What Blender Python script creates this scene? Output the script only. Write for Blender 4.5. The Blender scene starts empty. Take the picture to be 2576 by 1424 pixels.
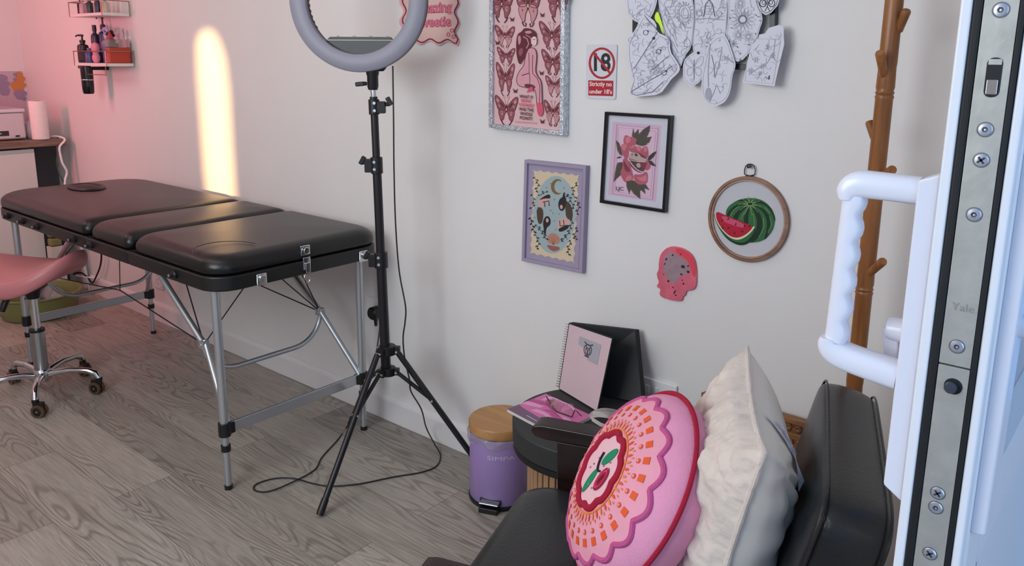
import bpy, bmesh, math, random
from mathutils import Vector, Matrix, Euler
from mathutils.geometry import tessellate_polygon
random.seed(7)
C = bpy.context.scene.collection
PI = math.pi
# ---------------------------------------------------------------- camera
W_, H_ = 2576, 1424
YAW, PITCH, ROLL, FPX, PPY = math.radians(50.132), math.radians(11.9986), math.radians(.4989), 2015., 575.
CAM = Vector((0, -1.84343, 1.32))
cf = Vector((-math.cos(YAW)*math.cos(PITCH), math.sin(YAW)*math.cos(PITCH), -math.sin(PITCH)))
r0 = cf.cross(Vector((0, 0, 1))).normalized(); u0 = r0.cross(cf)
cr = r0*math.cos(ROLL)+u0*math.sin(ROLL); cu = -r0*math.sin(ROLL)+u0*math.cos(ROLL)
cam_d = bpy.data.cameras.new('camera'); cam = bpy.data.objects.new('camera', cam_d); C.objects.link(cam)
cam.matrix_world = Matrix(((cr.x, cu.x, -cf.x, CAM.x), (cr.y, cu.y, -cf.y, CAM.y), (cr.z, cu.z, -cf.z, CAM.z), (0, 0, 0, 1)))
cam_d.sensor_width = 36; cam_d.lens = 36*FPX/W_; cam_d.shift_y = (PPY-H_/2)/W_; cam_d.clip_start = .02
bpy.context.scene.camera = cam
# surveying helpers: where a sight line of the photograph meets a plane of the room
def sight(x, y): return (cf*FPX+cr*(x-W_/2)-cu*(y-PPY)).normalized()
def onY(x, y, v=0.):
    d = sight(x, y); return CAM+d*((v-CAM.y)/d.y)
def onX(x, y, v):
    d = sight(x, y); return CAM+d*((v-CAM.x)/d.x)
def onZ(x, y, v=0.):
    d = sight(x, y); return CAM+d*((v-CAM.z)/d.z)
# ---------------------------------------------------------------- materials
def lin(c):
    if isinstance(c, str): c = tuple(int(c[i:i+2], 16)/255 for i in (0, 2, 4))
    return tuple((v/12.92 if v <= .04045 else ((v+.055)/1.055)**2.4) for v in c)
MC = {}
def mat(name, col, rough=.5, metal=0., noise=0., nscale=40., bump=0., bscale=200., trans=0., alpha=1., sheen=0., emit=0., coat=0., ior=None, sss=0.):
    if name in MC: return MC[name]
    m = bpy.data.materials.new(name); m.use_nodes = True
    nt = m.node_tree; b = nt.nodes['Principled BSDF']; c = lin(col)
    b.inputs['Base Color'].default_value = (*c, 1); b.inputs['Roughness'].default_value = rough
    b.inputs['Metallic'].default_value = metal
    if trans: b.inputs['Transmission Weight'].default_value = trans
    if alpha < 1: b.inputs['Alpha'].default_value = alpha
    if sheen: b.inputs['Sheen Weight'].default_value = sheen
    if coat: b.inputs['Coat Weight'].default_value = coat
    if ior: b.inputs['IOR'].default_value = ior
    if emit: b.inputs['Emission Color'].default_value = (*c, 1); b.inputs['Emission Strength'].default_value = emit
    tc = nt.nodes.new('ShaderNodeTexCoord')
    if noise:
        n = nt.nodes.new('ShaderNodeTexNoise'); n.inputs['Scale'].default_value = nscale; n.inputs['Detail'].default_value = 5
        nt.links.new(tc.outputs['Object'], n.inputs['Vector'])
        r = nt.nodes.new('ShaderNodeValToRGB'); r.color_ramp.elements[0].position = .3; r.color_ramp.elements[1].position = .7
        r.color_ramp.elements[0].color = (*[v*(1-noise) for v in c], 1); r.color_ramp.elements[1].color = (*[min(1, v*(1+noise)) for v in c], 1)
        nt.links.new(n.outputs['Fac'], r.inputs['Fac']); nt.links.new(r.outputs['Color'], b.inputs['Base Color'])
    if bump:
        n = nt.nodes.new('ShaderNodeTexNoise'); n.inputs['Scale'].default_value = bscale; n.inputs['Detail'].default_value = 3
        nt.links.new(tc.outputs['Object'], n.inputs['Vector'])
        bp = nt.nodes.new('ShaderNodeBump'); bp.inputs['Strength'].default_value = bump; bp.inputs['Distance'].default_value = .002
        nt.links.new(n.outputs['Fac'], bp.inputs['Height']); nt.links.new(bp.outputs['Normal'], b.inputs['Normal'])
    MC[name] = m; return m
def wood(name, c1, c2, axis='Z', scale=9., rough=.4):
    if name in MC: return MC[name]
    m = mat(name, c1, rough); nt = m.node_tree; b = nt.nodes['Principled BSDF']
    tc = [n for n in nt.nodes if n.type == 'TEX_COORD'][0]
    mp = nt.nodes.new('ShaderNodeMapping'); s = [12, 12, 12]; s['XYZ'.index(axis)] = .8; mp.inputs['Scale'].default_value = s
    nt.links.new(tc.outputs['Object'], mp.inputs['Vector'])
    n = nt.nodes.new('ShaderNodeTexNoise'); n.inputs['Scale'].default_value = scale; n.inputs['Detail'].default_value = 6; n.inputs['Distortion'].default_value = .6
    nt.links.new(mp.outputs['Vector'], n.inputs['Vector'])
    r = nt.nodes.new('ShaderNodeValToRGB'); r.color_ramp.elements[0].position = .35; r.color_ramp.elements[1].position = .65
    r.color_ramp.elements[0].color = (*lin(c2), 1); r.color_ramp.elements[1].color = (*lin(c1), 1)
    nt.links.new(n.outputs['Fac'], r.inputs['Fac']); nt.links.new(r.outputs['Color'], b.inputs['Base Color'])
    return m
# ---------------------------------------------------------------- mesh builder
def frame_of(d):
    d = Vector(d).normalized(); a = Vector((0, 0, 1)) if abs(d.z) < .9 else Vector((1, 0, 0))
    x = a.cross(d).normalized(); return x, d.cross(x), d
class MB:
    def __init__(s): s.v = []; s.f = []; s.mi = []; s.mats = []; s.cur = 0
    def use(s, m):
        if m not in s.mats: s.mats.append(m)
        s.cur = s.mats.index(m); return s
    def vs(s, pts):
        i = len(s.v); s.v += [Vector(p) for p in pts]; return i
    def face(s, idx): s.f.append(tuple(idx)); s.mi.append(s.cur)
    def box(s, a, b, R=None, o=None):
        a, b = Vector(a), Vector(b)
        P = [Vector((x, y, z)) for x in (a.x, b.x) for y in (a.y, b.y) for z in (a.z, b.z)]
        if R is not None: P = [R@p+(Vector(o) if o is not None else Vector()) for p in P]
        i = s.vs(P)
        for q in ((0, 1, 3, 2), (4, 6, 7, 5), (0, 4, 5, 1), (2, 3, 7, 6), (0, 2, 6, 4), (1, 5, 7, 3)): s.face([i+k for k in q])
        return s
    def hexa(s, bot, top):      # any eight corner block: 4 bottom, 4 top
        i = s.vs(list(bot)+list(top))
        s.face([i+3, i+2, i+1, i]); s.face([i+4, i+5, i+6, i+7])
        for k in range(4): s.face([i+k, i+(k+1) % 4, i+4+(k+1) % 4, i+4+k])
        return s
    def cyl(s, p0, p1, r, r1=None, n=20):
        return s.tube([p0, p1], [r, r if r1 is None else r1], n)
    def tube(s, pts, r, n=10, closed=False, caps=True, up=None):
        pts = [Vector(p) for p in pts]; m = len(pts); rr = r if isinstance(r, (list, tuple)) else [r]*m
        rings = []; px = None
        for k, p in enumerate(pts):
            if closed: d = pts[(k+1) % m]-pts[k-1]
            else: d = pts[min(k+1, m-1)]-pts[max(k-1, 0)]
            d = d.normalized() if d.length else Vector((0, 0, 1))
            if px is None: x, y, _ = frame_of(d)
            else:
                x = px-d*px.dot(d); x = x.normalized() if x.length > 1e-6 else frame_of(d)[0]; y = d.cross(x)
            px = x
            rings.append(s.vs([p+(x*math.cos(2*PI*j/n)+y*math.sin(2*PI*j/n))*rr[k] for j in range(n)]))
        for k in range(m if closed else m-1):
            a, b = rings[k], rings[(k+1) % m]
            for j in range(n): s.face([a+j, a+(j+1) % n, b+(j+1) % n, b+j])
        if caps and not closed:
            s.face([rings[0]+j for j in range(n)][::-1]); s.face([rings[-1]+j for j in range(n)])
        return s
    def lathe(s, prof, o=(0, 0, 0), d=(0, 0, 1), n=32, sx=1., sy=1.):
        x, y, z = frame_of(d); o = Vector(o)
        if Vector(d).normalized().z > .99: x, y, z = Vector((1, 0, 0)), Vector((0, 1, 0)), Vector((0, 0, 1))
        rings = [s.vs([o+z*h+(x*math.cos(2*PI*j/n)*sx+y*math.sin(2*PI*j/n)*sy)*max(r, 1e-5) for j in range(n)]) for r, h in prof]
        for a, b in zip(rings, rings[1:]):
            for j in range(n): s.face([a+j, a+(j+1) % n, b+(j+1) % n, b+j])
        if prof[0][0] > 1e-4: s.face([rings[0]+j for j in range(n)][::-1])
        if prof[-1][0] > 1e-4: s.face([rings[-1]+j for j in range(n)])
        return s
    def prism(s, poly, off):    # a planar polygon of 3D points, thickened by the vector off
        poly = [Vector(p) for p in poly]; off = Vector(off); n = len(poly)
        i = s.vs(poly); j = s.vs([p+off for p in poly])
        for t in tessellate_polygon([poly]): s.face([i+k for k in t]); s.face([j+k for k in t][::-1])
        for k in range(n): s.face([i+k, i+(k+1) % n, j+(k+1) % n, j+k])
        return s
    def flat(s, poly):
        poly = [Vector(p) for p in poly]; i = s.vs(poly)
        for t in tessellate_polygon([poly]): s.face([i+k for k in t])
        return s
    def grid(s, fn, nu, nv, cu_=False, cv=False):
        i = s.vs([fn(a/(nu if cu_ else nu-1), b/(nv if cv else nv-1)) for a in range(nu) for b in range(nv)])
        for a in range(nu if cu_ else nu-1):
            for b in range(nv if cv else nv-1):
                s.face([i+a*nv+b, i+((a+1) % nu)*nv+b, i+((a+1) % nu)*nv+(b+1) % nv, i+a*nv+(b+1) % nv])
        return s
    def build(s, name, m=None, parent=None, smooth=True, bevel=0., seg=2, local=False, subsurf=0, recalc=True, weld=False, angle=40):
        me = bpy.data.meshes.new(name)
        inv = Matrix() if (parent is None or local) else WM[parent.name].inverted()
        me.from_pydata([inv@p for p in s.v], [], s.f)
        if s.mats:
            for k in s.mats: me.materials.append(k)
            for p, k in zip(me.polygons, s.mi): p.material_index = k
        elif m: me.materials.append(m)
        if recalc or weld:
            bm = bmesh.new(); bm.from_mesh(me)
            if weld: bmesh.ops.remove_doubles(bm, verts=bm.verts, dist=1e-5)
            if recalc: bmesh.ops.recalc_face_normals(bm, faces=bm.faces)
            bm.to_mesh(me); bm.free()
        if smooth:
            me.shade_smooth()
            me.set_sharp_from_angle(angle=math.radians(angle))
        o = bpy.data.objects.new(name, me); C.objects.link(o)
        if bevel:
            b = o.modifiers.new('bevel', 'BEVEL'); b.width = bevel; b.segments = seg; b.limit_method = 'ANGLE'; b.angle_limit = math.radians(35)
            b.harden_normals = True
        if subsurf:
            q = o.modifiers.new('sub', 'SUBSURF'); q.levels = q.render_levels = subsurf
        if parent is not None:
            o.parent = parent; WM[o.name] = WM[parent.name].copy()
        else: WM[o.name] = Matrix()
        return o
WM = {}
def thing(name, label, cat, loc=(0, 0, 0), rotz=0., group=None):
    o = bpy.data.objects.new(name, None); C.objects.link(o); o.empty_display_size = .05
    o.location = loc; o.rotation_euler = (0, 0, rotz)
    WM[o.name] = Matrix.Translation(Vector(loc))@Matrix.Rotation(rotz, 4, 'Z')
    o['label'] = label; o['category'] = cat
    if group: o['group'] = group
    return o
def tag(o, label, cat, group=None):
    o['label'] = label; o['category'] = cat
    if group: o['group'] = group
    return o
def struct(o): o['kind'] = 'structure'; return o
def text_pts(txt, size=1., bold=0.):
    """outline triangles of a line of lettering, in its own 2D plane, centred"""
    cu_ = bpy.data.curves.new('t', 'FONT'); cu_.body = txt; cu_.size = size; cu_.align_x = 'CENTER'; cu_.align_y = 'CENTER'; cu_.resolution_u = 3
    cu_.offset = bold
    ob = bpy.data.objects.new('t', cu_); C.objects.link(ob)
    bpy.context.view_layer.update()
    dg = bpy.context.evaluated_depsgraph_get(); me = bpy.data.meshes.new_from_object(ob.evaluated_get(dg))
    vs = [v.co.copy() for v in me.vertices]; fs = [tuple(p.vertices) for p in me.polygons]
    bpy.data.objects.remove(ob); bpy.data.curves.remove(cu_); bpy.data.meshes.remove(me)
    return vs, fs
def add_text(mb, txt, size, fn, bold=0., width=None):
    vs, fs = text_pts(txt, size, bold)
    if width:
        x0 = min(v.x for v in vs); x1 = max(v.x for v in vs); k = width/(x1-x0)
        for v in vs: v.x = (v.x-(x0+x1)/2)*k
    i = mb.vs([fn(v.x, v.y) for v in vs])
    for f in fs: mb.face([i+k for k in f])
def inpoly(p, poly):
    c = False; n = len(poly)
    for i in range(n):
        a, b = poly[i], poly[i-1]
        if (a[1] > p[1]) != (b[1] > p[1]) and p[0] < (b[0]-a[0])*(p[1]-a[1])/(b[1]-a[1])+a[0]: c = not c
    return c
def smooth2(poly, it=2, closed=True):
    for _ in range(it):
        q = []; n = len(poly)
        for i in range(n if closed else n-1):
            a, b = poly[i], poly[(i+1) % n]
            q += [(a[0]*.75+b[0]*.25, a[1]*.75+b[1]*.25), (a[0]*.25+b[0]*.75, a[1]*.25+b[1]*.75)]
        if not closed: q = [poly[0]]+q+[poly[-1]]
        poly = q
    return poly
class Art:
    """flat artwork lying on a plane parallel to the picture wall: ink layers a hair apart in one mesh"""
    def __init__(s, off): s.mb = MB(); s.off = off; s.k = 0; s.j = 0
    def P(s, x, y): return onY(x, y, -(s.off+s.k*.00013+s.j*8e-6))
    def poly(s, pts, m, lay=None):
        if lay is not None: s.k = lay
        s.j += 1; s.mb.use(m); s.mb.flat([s.P(*p) for p in pts]); return s
    def line(s, pts, w, m, lay=None, closed=False):
        if lay is not None: s.k = lay
        s.j += 1; s.mb.use(m); n = len(pts); L = []; R = []
        for i, p in enumerate(pts):
            a = pts[i-1] if (i or closed) else p; b = pts[(i+1) % n] if (i < n-1 or closed) else p
            dx, dy = b[0]-a[0], b[1]-a[1]; l = math.hypot(dx, dy) or 1; nx, ny = -dy/l*w/2, dx/l*w/2
            L.append(s.P(p[0]+nx, p[1]+ny)); R.append(s.P(p[0]-nx, p[1]-ny))
        i = s.mb.vs(L+R)
        for k in range(n if closed else n-1): s.mb.face([i+k, i+(k+1) % n, i+n+(k+1) % n, i+n+k])
        return s
    def disc(s, x, y, r, m, lay=None, ry=None, n=14, rot=0.):
        ry = ry or r; c, q = math.cos(rot), math.sin(rot)
        return s.poly([(x+r*math.cos(t)*c-ry*math.sin(t)*q, y+r*math.cos(t)*q+ry*math.sin(t)*c) for t in [2*PI*i/n for i in range(n)]], m, lay)
    def ring(s, x, y, r, w, m, lay=None, ry=None, n=20, a0=0., a1=2*PI):
        ry = ry or r; full = abs(a1-a0-2*PI) < 1e-6; N = n if full else n+1
        return s.line([(x+r*math.cos(a0+(a1-a0)*i/n), y+ry*math.sin(a0+(a1-a0)*i/n)) for i in range(N)], w, m, lay, closed=full)
    def text(s, txt, x, y, size, m, lay=None, width=None, bold=0., slope=0., squash=1.):
        if lay is not None: s.k = lay
        s.mb.use(m); add_text(s.mb, txt, size, lambda a, b: s.P(x+a, y-b*squash+a*slope), bold, width); return s
    def build(s, name, parent): return s.mb.build(name, None, parent, smooth=False, recalc=False)
# common materials
WHITE_P = mat('white_plastic', 'eceaea', .35)
CHROME = mat('chrome', 'd8dadd', .12, 1.)
ALU = mat('brushed_aluminium', 'c3c7cc', .38, .85)
BLACKP = mat('black_plastic', '141416', .4)
LEATHER = mat('black_leather', '1d1b1b', .36, bump=.35, bscale=160.)
CABLE = mat('black_cable', '1a1418', .5)
# ================================================================ ROOM SHELL
def floor_mat():
    m = bpy.data.materials.new('grey_oak_planks'); m.use_nodes = True; nt = m.node_tree; N = nt.nodes.new; L = nt.links.new
    b = nt.nodes['Principled BSDF']; b.inputs['Roughness'].default_value = .42
    tc = N('ShaderNodeTexCoord'); mp = N('ShaderNodeMapping'); L(tc.outputs['Object'], mp.inputs['Vector'])
    mp.inputs['Location'].default_value = (-.098, .022, 0)
    br = N('ShaderNodeTexBrick'); L(mp.outputs['Vector'], br.inputs['Vector'])
    br.offset = .37; br.offset_frequency = 2; br.inputs['Scale'].default_value = 1
    br.inputs['Brick Width'].default_value = 1.22; br.inputs['Row Height'].default_value = .178
    br.inputs['Mortar Size'].default_value = .0009; br.inputs['Mortar Smooth'].default_value = .3; br.inputs['Bias'].default_value = 0.
    br.inputs['Color1'].default_value = (.0, .0, .0, 1); br.inputs['Color2'].default_value = (1, 1, 1, 1); br.inputs['Mortar'].default_value = (.5, .5, .5, 1)
    # grain, shifted from plank to plank
    ad = N('ShaderNodeVectorMath'); ad.operation = 'MULTIPLY_ADD'; L(br.outputs['Color'], ad.inputs[0]); ad.inputs[1].default_value = (7.3, 3.1, 5.7); L(mp.outputs['Vector'], ad.inputs[2])
    st = N('ShaderNodeMapping'); st.inputs['Scale'].default_value = (1.3, 8., 1.); L(ad.outputs[0], st.inputs['Vector'])
    n1 = N('ShaderNodeTexNoise'); n1.inputs['Scale'].default_value = 1.1; n1.inputs['Detail'].default_value = 1.5; n1.inputs['Roughness'].default_value = .4; L(st.outputs['Vector'], n1.inputs['Vector'])
    # cathedral figure: contour lines of a smooth noise field
    mu = N('ShaderNodeMath'); mu.operation = 'MULTIPLY'; mu.inputs[1].default_value = 150.; L(n1.outputs['Fac'], mu.inputs[0])
    sn = N('ShaderNodeMath'); sn.operation = 'SINE'; L(mu.outputs[0], sn.inputs[0])
    r1 = N('ShaderNodeMapRange'); r1.inputs['From Min'].default_value = .1; r1.inputs['From Max'].default_value = 1.; L(sn.outputs[0], r1.inputs['Value'])
    # only part of each plank shows the figure
    n3 = N('ShaderNodeTexNoise'); n3.inputs['Scale'].default_value = .9; n3.inputs['Detail'].default_value = 2; L(st.outputs['Vector'], n3.inputs['Vector'])
    r3 = N('ShaderNodeMapRange'); r3.inputs['From Min'].default_value = .40; r3.inputs['From Max'].default_value = .54; L(n3.outputs['Fac'], r3.inputs['Value'])
    m3 = N('ShaderNodeMath'); m3.operation = 'MULTIPLY'; L(r1.outputs[0], m3.inputs[0]); L(r3.outputs[0], m3.inputs[1])
    s2 = N('ShaderNodeMapping'); s2.inputs['Scale'].default_value = (4., 95., 1.); L(ad.outputs[0], s2.inputs['Vector'])
    n2 = N('ShaderNodeTexNoise'); n2.inputs['Scale'].default_value = 2.2; n2.inputs['Detail'].default_value = 5; L(s2.outputs['Vector'], n2.inputs['Vector'])
    cr1 = N('ShaderNodeValToRGB'); e = cr1.color_ramp.elements; e[0].position = .3; e[0].color = (*lin('938a81'), 1); e[1].position = .72; e[1].color = (*lin('b3aaa0'), 1)
    L(n2.outputs['Fac'], cr1.inputs['Fac'])
    mx = N('ShaderNodeMix'); mx.data_type = 'RGBA'; mx.blend_type = 'MULTIPLY'; L(m3.outputs[0], mx.inputs['Factor']); L(cr1.outputs['Color'], mx.inputs['A']); mx.inputs['B'].default_value = (.66, .64, .62, 1)
    # tone of each plank
    bw = N('ShaderNodeMapRange'); bw.inputs['To Min'].default_value = .80; bw.inputs['To Max'].default_value = 1.14; L(br.outputs['Color'], bw.inputs['Value'])
    m2 = N('ShaderNodeVectorMath'); m2.operation = 'SCALE'; L(mx.outputs['Result'], m2.inputs[0]); L(bw.outputs[0], m2.inputs['Scale'])
    m4 = N('ShaderNodeMix'); m4.data_type = 'RGBA'; L(br.outputs['Fac'], m4.inputs['Factor']); L(m2.outputs[0], m4.inputs['A']); m4.inputs['B'].default_value = (*lin('625a55'), 1)
    L(m4.outputs['Result'], b.inputs['Base Color'])
    bp = N('ShaderNodeBump'); bp.inputs['Strength'].default_value = .15; bp.inputs['Distance'].default_value = .001; L(n2.outputs['Fac'], bp.inputs['Height']); L(bp.outputs['Normal'], b.inputs['Normal'])
    return m
FL = floor_mat()
WALL = mat('painted_plaster', 'e6e2e0', .6, noise=.015, nscale=3., bump=.12, bscale=260.)
TRIM = mat('white_gloss_trim', 'e8e4e4', .35)
XB, YN, ZC, XF = -5.3, -2.75, 2.4, -.2
struct(MB().box((XB-.1, YN-.1, -.08), (XF+.15, .1, 0)).build('floor', FL, smooth=False))
struct(MB().box((XB-.1, 0, 0), (0, .1, ZC)).build('wall_right', WALL, smooth=False))
struct(MB().box((XB-.1, YN-.1, 0), (XB, 0, ZC)).build('wall_back', WALL, smooth=False))
struct(MB().box((XB-.1, YN-.1, 0), (0.15, YN, ZC)).build('wall_left', WALL, smooth=False))
struct(MB().box((XB-.1, YN-.1, ZC), (.15, .1, ZC+.1)).build('ceiling', WALL, smooth=False))
fw = MB(); fw.box((-.2, -.38, 0), (-.02, 0, ZC)); fw.box((-.2, YN, 2.15), (-.02, -.38, ZC)); fw.box((-.2, YN, 0), (-.02, -2.35, 2.15))
struct(fw.build('wall_front', WALL, smooth=False))
def skirting(name, a, b, n):
    a, b, n = Vector(a), Vector(b), Vector(n); up = Vector((0, 0, 1)); m = MB()
    prof = [(0, 0), (.015, 0), (.015, .078), (.012, .088), (.007, .094), (0, .096)]
    i = m.vs([a+n*p+up*q for p, q in prof]); j = m.vs([b+n*p+up*q for p, q in prof]); k = len(prof)
    for t in range(k-1): m.face([i+t, i+t+1, j+t+1, j+t])
    m.face([i+t for t in range(k)]); m.face([j+t for t in range(k)][::-1])
    return struct(m.build(name, TRIM, smooth=False))
skirting('baseboard_right', (-4.66, 0, 0), (-.2, 0, 0), (0, -1, 0))
# ground outside the threshold
struct(MB().box((XF+.15, -4, -.2), (3, 2, -.1)).build('ground', mat('patio_stone', 'a8a29a', .8, noise=.1, nscale=8.), smooth=False))
# ================================================================ MASSAGE TABLE
tb = thing('massage_table', 'long black leather massage table with folding aluminium legs', 'massage table', (-2.95, -.39, 0))
VINYL = mat('black_vinyl', '0f0f10', .33, bump=.22, bscale=220.)
RIM = mat('black_vinyl_rim', '111112', .42, bump=.2, bscale=220.)
YL, YR = -.70, -.062
def rrect(x0, x1, y0, y1, r, n=8, corners=(1, 1, 1, 1)):
    out = []
    for (cx, cy, a), rr in zip(((x1, y1, 0), (x0, y1, 90), (x0, y0, 180), (x1, y0, 270)), [max(r*c, .004) for c in corners]):
        sx = -1 if cx == x1 else 1; sy = -1 if cy == y1 else 1
        for k in range(n+1):
            t = math.radians(a+90*k/n); out.append((cx+sx*rr+rr*math.cos(t), cy+sy*rr+rr*math.sin(t)))
    return out
def pad(m, outline, z0, z1, crown=.012, edge=.03, steps=7):
    """upholstered pad: outline pulled in on a rounded shoulder, slightly crowned"""
    n = len(outline); cx = sum(p[0] for p in outline)/n; cy = sum(p[1] for p in outline)/n
    hx = max(abs(p[0]-cx) for p in outline); hy = max(abs(p[1]-cy) for p in outline)
    rings = []
    def ring(ins, z): rings.append(m.vs([(cx+(x-cx)*(1-ins/hx), cy+(y-cy)*(1-ins/hy), z) for x, y in outline]))
    ring(.006, z0); ring(0, z0+.008); zs = z1-edge
    for k in range(steps+1):
        t = PI/2*k/steps; ring(edge*1.3*(1-math.cos(t)), zs+edge*math.sin(t))
    for q in (.3, .5, .75, .95):
        ring(edge*1.3+(min(hx, hy)-edge*1.3)*q, z1+crown*math.sin(q*PI/2))
    for a, b in zip(rings, rings[1:]):
        for j in range(n): m.face([a+j, a+(j+1) % n, b+(j+1) % n, b+j])
    m.face([rings[0]+j for j in range(n)][::-1]); m.face([rings[-1]+j for j in range(n)])
secs = [(-2.585, -2.062, (1, .4, .8, 1)), (-2.905, -2.592, (.3, .4, .8, .3)), (-3.84, -2.912, (.35, 1.7, 1.7, .35))]
for k, (x0, x1, cs) in enumerate(secs):
    m = MB(); ol = rrect(x0-.002, x1+.002, YL, YR, .085, 8, [c if (c > 1.5 or (k == 0 and q in (0, 3))) else .1 for q, c in enumerate(cs)]); ol2 = rrect(x0, x1, YL+.004, YR-.004, .08, 8, cs)
    i = m.vs([(x, y, .648) for x, y in ol]); j = m.vs([(x, y, .694) for x, y in ol]); n = len(ol)
    for q in range(n): m.face([i+q, i+(q+1) % n, j+(q+1) % n, j+q])
    m.face([i+q for q in range(n)][::-1]); m.face([j+q for q in range(n)])
    m.build('frame_board', RIM, tb, bevel=.006)
    m = MB(); pad(m, ol2, .696, .752, crown=.006, edge=.036)
    cu2 = m.build('cushion_pad', VINYL, tb, angle=70)
    if k == 0:   # stitched round corner seams
        for sy, a0 in ((YL, 0), (YR, 0)):
            c = (-2.10, sy+(.09 if sy == YL else -.09)); pts = []
            for t in range(17):
                a = math.radians(100+160*t/16) if sy == YL else math.radians(100+160*t/16)
                pts.append((c[0]-.02+.11*math.cos(a), c[1]+.1*math.sin(a), .7575+.004*math.sin(PI*t/16)))
            if sy == YL: MB().tube(pts, .0011, 6).build('seam', RIM, cu2)
# face hole with its oval plug
fh = MB(); o = Vector((-3.60, -.40, .757))
fh.lathe([(.062, 0.004), (.070, .0095), (.078, .0095), (.084, .003)], o, n=36, sx=1.35, sy=.8)
fh.build('face_hole_rim', RIM, tb)
MB().lathe([(.0001, .012), (.04, .0105), (.062, .004), (.064, 0)], o, n=36, sx=1.35, sy=.8).build('face_hole_plug', mat('plug_vinyl', '0d0c0d', .5), tb)
# knobs and hardware along the rim
for x in (-3.64, -3.48, -3.33, -3.0, -2.86, -2.28):
    k = MB().lathe([(.013, 0), (.013, .006), (.008, .010), (.007, .018), (.0001, .020)], (x, YL, .672), (0, -1, 0), 16).build('rim_knob', BLACKP, tb)
    MB().lathe([(.004, .02), (.004, .023), (.0001, .024)], (x, YL, .672), (0, -1, 0), 10).build('screw', ALU, k)
XE = -2.062
lt = MB(); lt.box((XE, -.405, .712), (XE+.006, -.37, .742)).box((XE, -.40, .665), (XE+.009, -.372, .705)).box((XE+.009, -.395, .655), (XE+.015, -.377, .688))
lt.cyl((XE+.008, -.388, .727), (XE+.014, -.388, .727), .011).build('latch', CHROME, tb, bevel=.002)
MB().tube([(XE+.01, -.39+.011*math.cos(a), .637+.016*math.sin(a)) for a in [2*PI*i/16 for i in range(16)]], .0011, 6, closed=True).build('latch_ring', CHROME, tb)
for y, z in ((-.545, .672), (-.155, .672)):
    MB().box((XE-.001, y-.017, z-.026), (XE+.005, y+.017, z+.012)).cyl((XE+.004, y, z-.002), (XE+.012, y, z-.002), .012).build('corner_bracket', CHROME, tb, bevel=.003)
# legs
def ladder(sgn):     # sgn 1: near end, -1: far end (mirrored about the middle)
    X = lambda x: x if sgn > 0 else -5.83-x
    for y, inner in ((-.66, 1), (-.12, -1)):
        fx = X(-2.13)
        lg = MB().cyl((fx, y, .65), (fx, y, .20), .0135).cyl((fx, y, .21), (fx, y, .012), .0105).build('leg', ALU, tb)
        MB().cyl((fx, y, 0), (fx, y, .014), .0125).build('rubber_foot', BLACKP, lg)
        MB().cyl((fx, y, .178), (fx, y, .222), .019).box((fx-.012, min(y, y+inner*.03), .183), (fx+.012, max(y, y+inner*.03), .217)).build('clamp_collar', BLACKP, lg, bevel=.002)
        MB().cyl((fx, y, .128), (fx, y, .148), .0145).build('stop_ring', BLACKP, lg)
        for q in range(5):
            MB().cyl((fx-.0108*sgn, y, .3+.035*q), (fx-.0142*sgn, y, .3+.035*q), .0035, n=8).build('peg_hole', BLACKP, lg)
        yb = y+inner*.045; J = Vector((X(-2.30), yb, .42))
        br = MB().cyl((X(-2.62), yb, .655), J, .0105).build('brace_tube', ALU, tb)
        MB().cyl(J+Vector((0, inner*.004, .012)), (fx, y+inner*.012, .215), .0095).build('brace_tube', ALU, tb)
        MB().cyl(J+Vector((0, -.014, 0)), J+Vector((0, .014, 0)), .007, n=10).box(J-Vector((.014, .012, .012)), J+Vector((.014, .012, .014))).build('pivot', ALU, tb, bevel=.002)
        # tension wires
        MB().tube([J, (X(-2.53 if y < -.4 else -2.40), y+inner*.1, .66)], .0022, 6).build('tension_wire', CABLE, tb)
    MB().box((X(-2.13)-.006, -.64, .182), (X(-2.13)+.006, -.14, .218)).build('cross_bar', ALU, tb, bevel=.003)
    a = -.615; b = -.165; pts = []
    for k in range(13):
        t = k/12; pts.append((X(-2.30)+.0*t, a+.115*(1-math.cos(t*PI/2)), .42-.105*math.sin(t*PI/2)))
    p2 = [(p[0], a+b-p[1], p[2]) for p in pts[::-1]]
    MB().tube(pts+p2, .0085, 10).build('drop_bar', ALU, tb)
ladder(1); ladder(-1)
XM = -2.915
for y in (-.615, -.165):
    for sx in (-2.30, -5.83+2.30):
        MB().tube([(sx, y, .42), (XM, y+(.02 if y < -.4 else -.02), .475)], .0022, 6).build('tension_wire', CABLE, tb)
for (y, z0, z1) in ((-.595, .475, .65), (-.185, .475, .65)):
    MB().tube([(XM, y, z0), (XM+.03, y, z1)], .0018, 6).build('tension_wire', CABLE, tb)
for s_ in (-2.30, -3.53):
    MB().tube([(s_, -.615, .42), (s_-.0, -.39, .648)], .002, 6).build('tension_wire', CABLE, tb)
    MB().tube([(s_, -.165, .42), (s_-.0, -.39, .648)], .002, 6).build('tension_wire', CABLE, tb)
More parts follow.
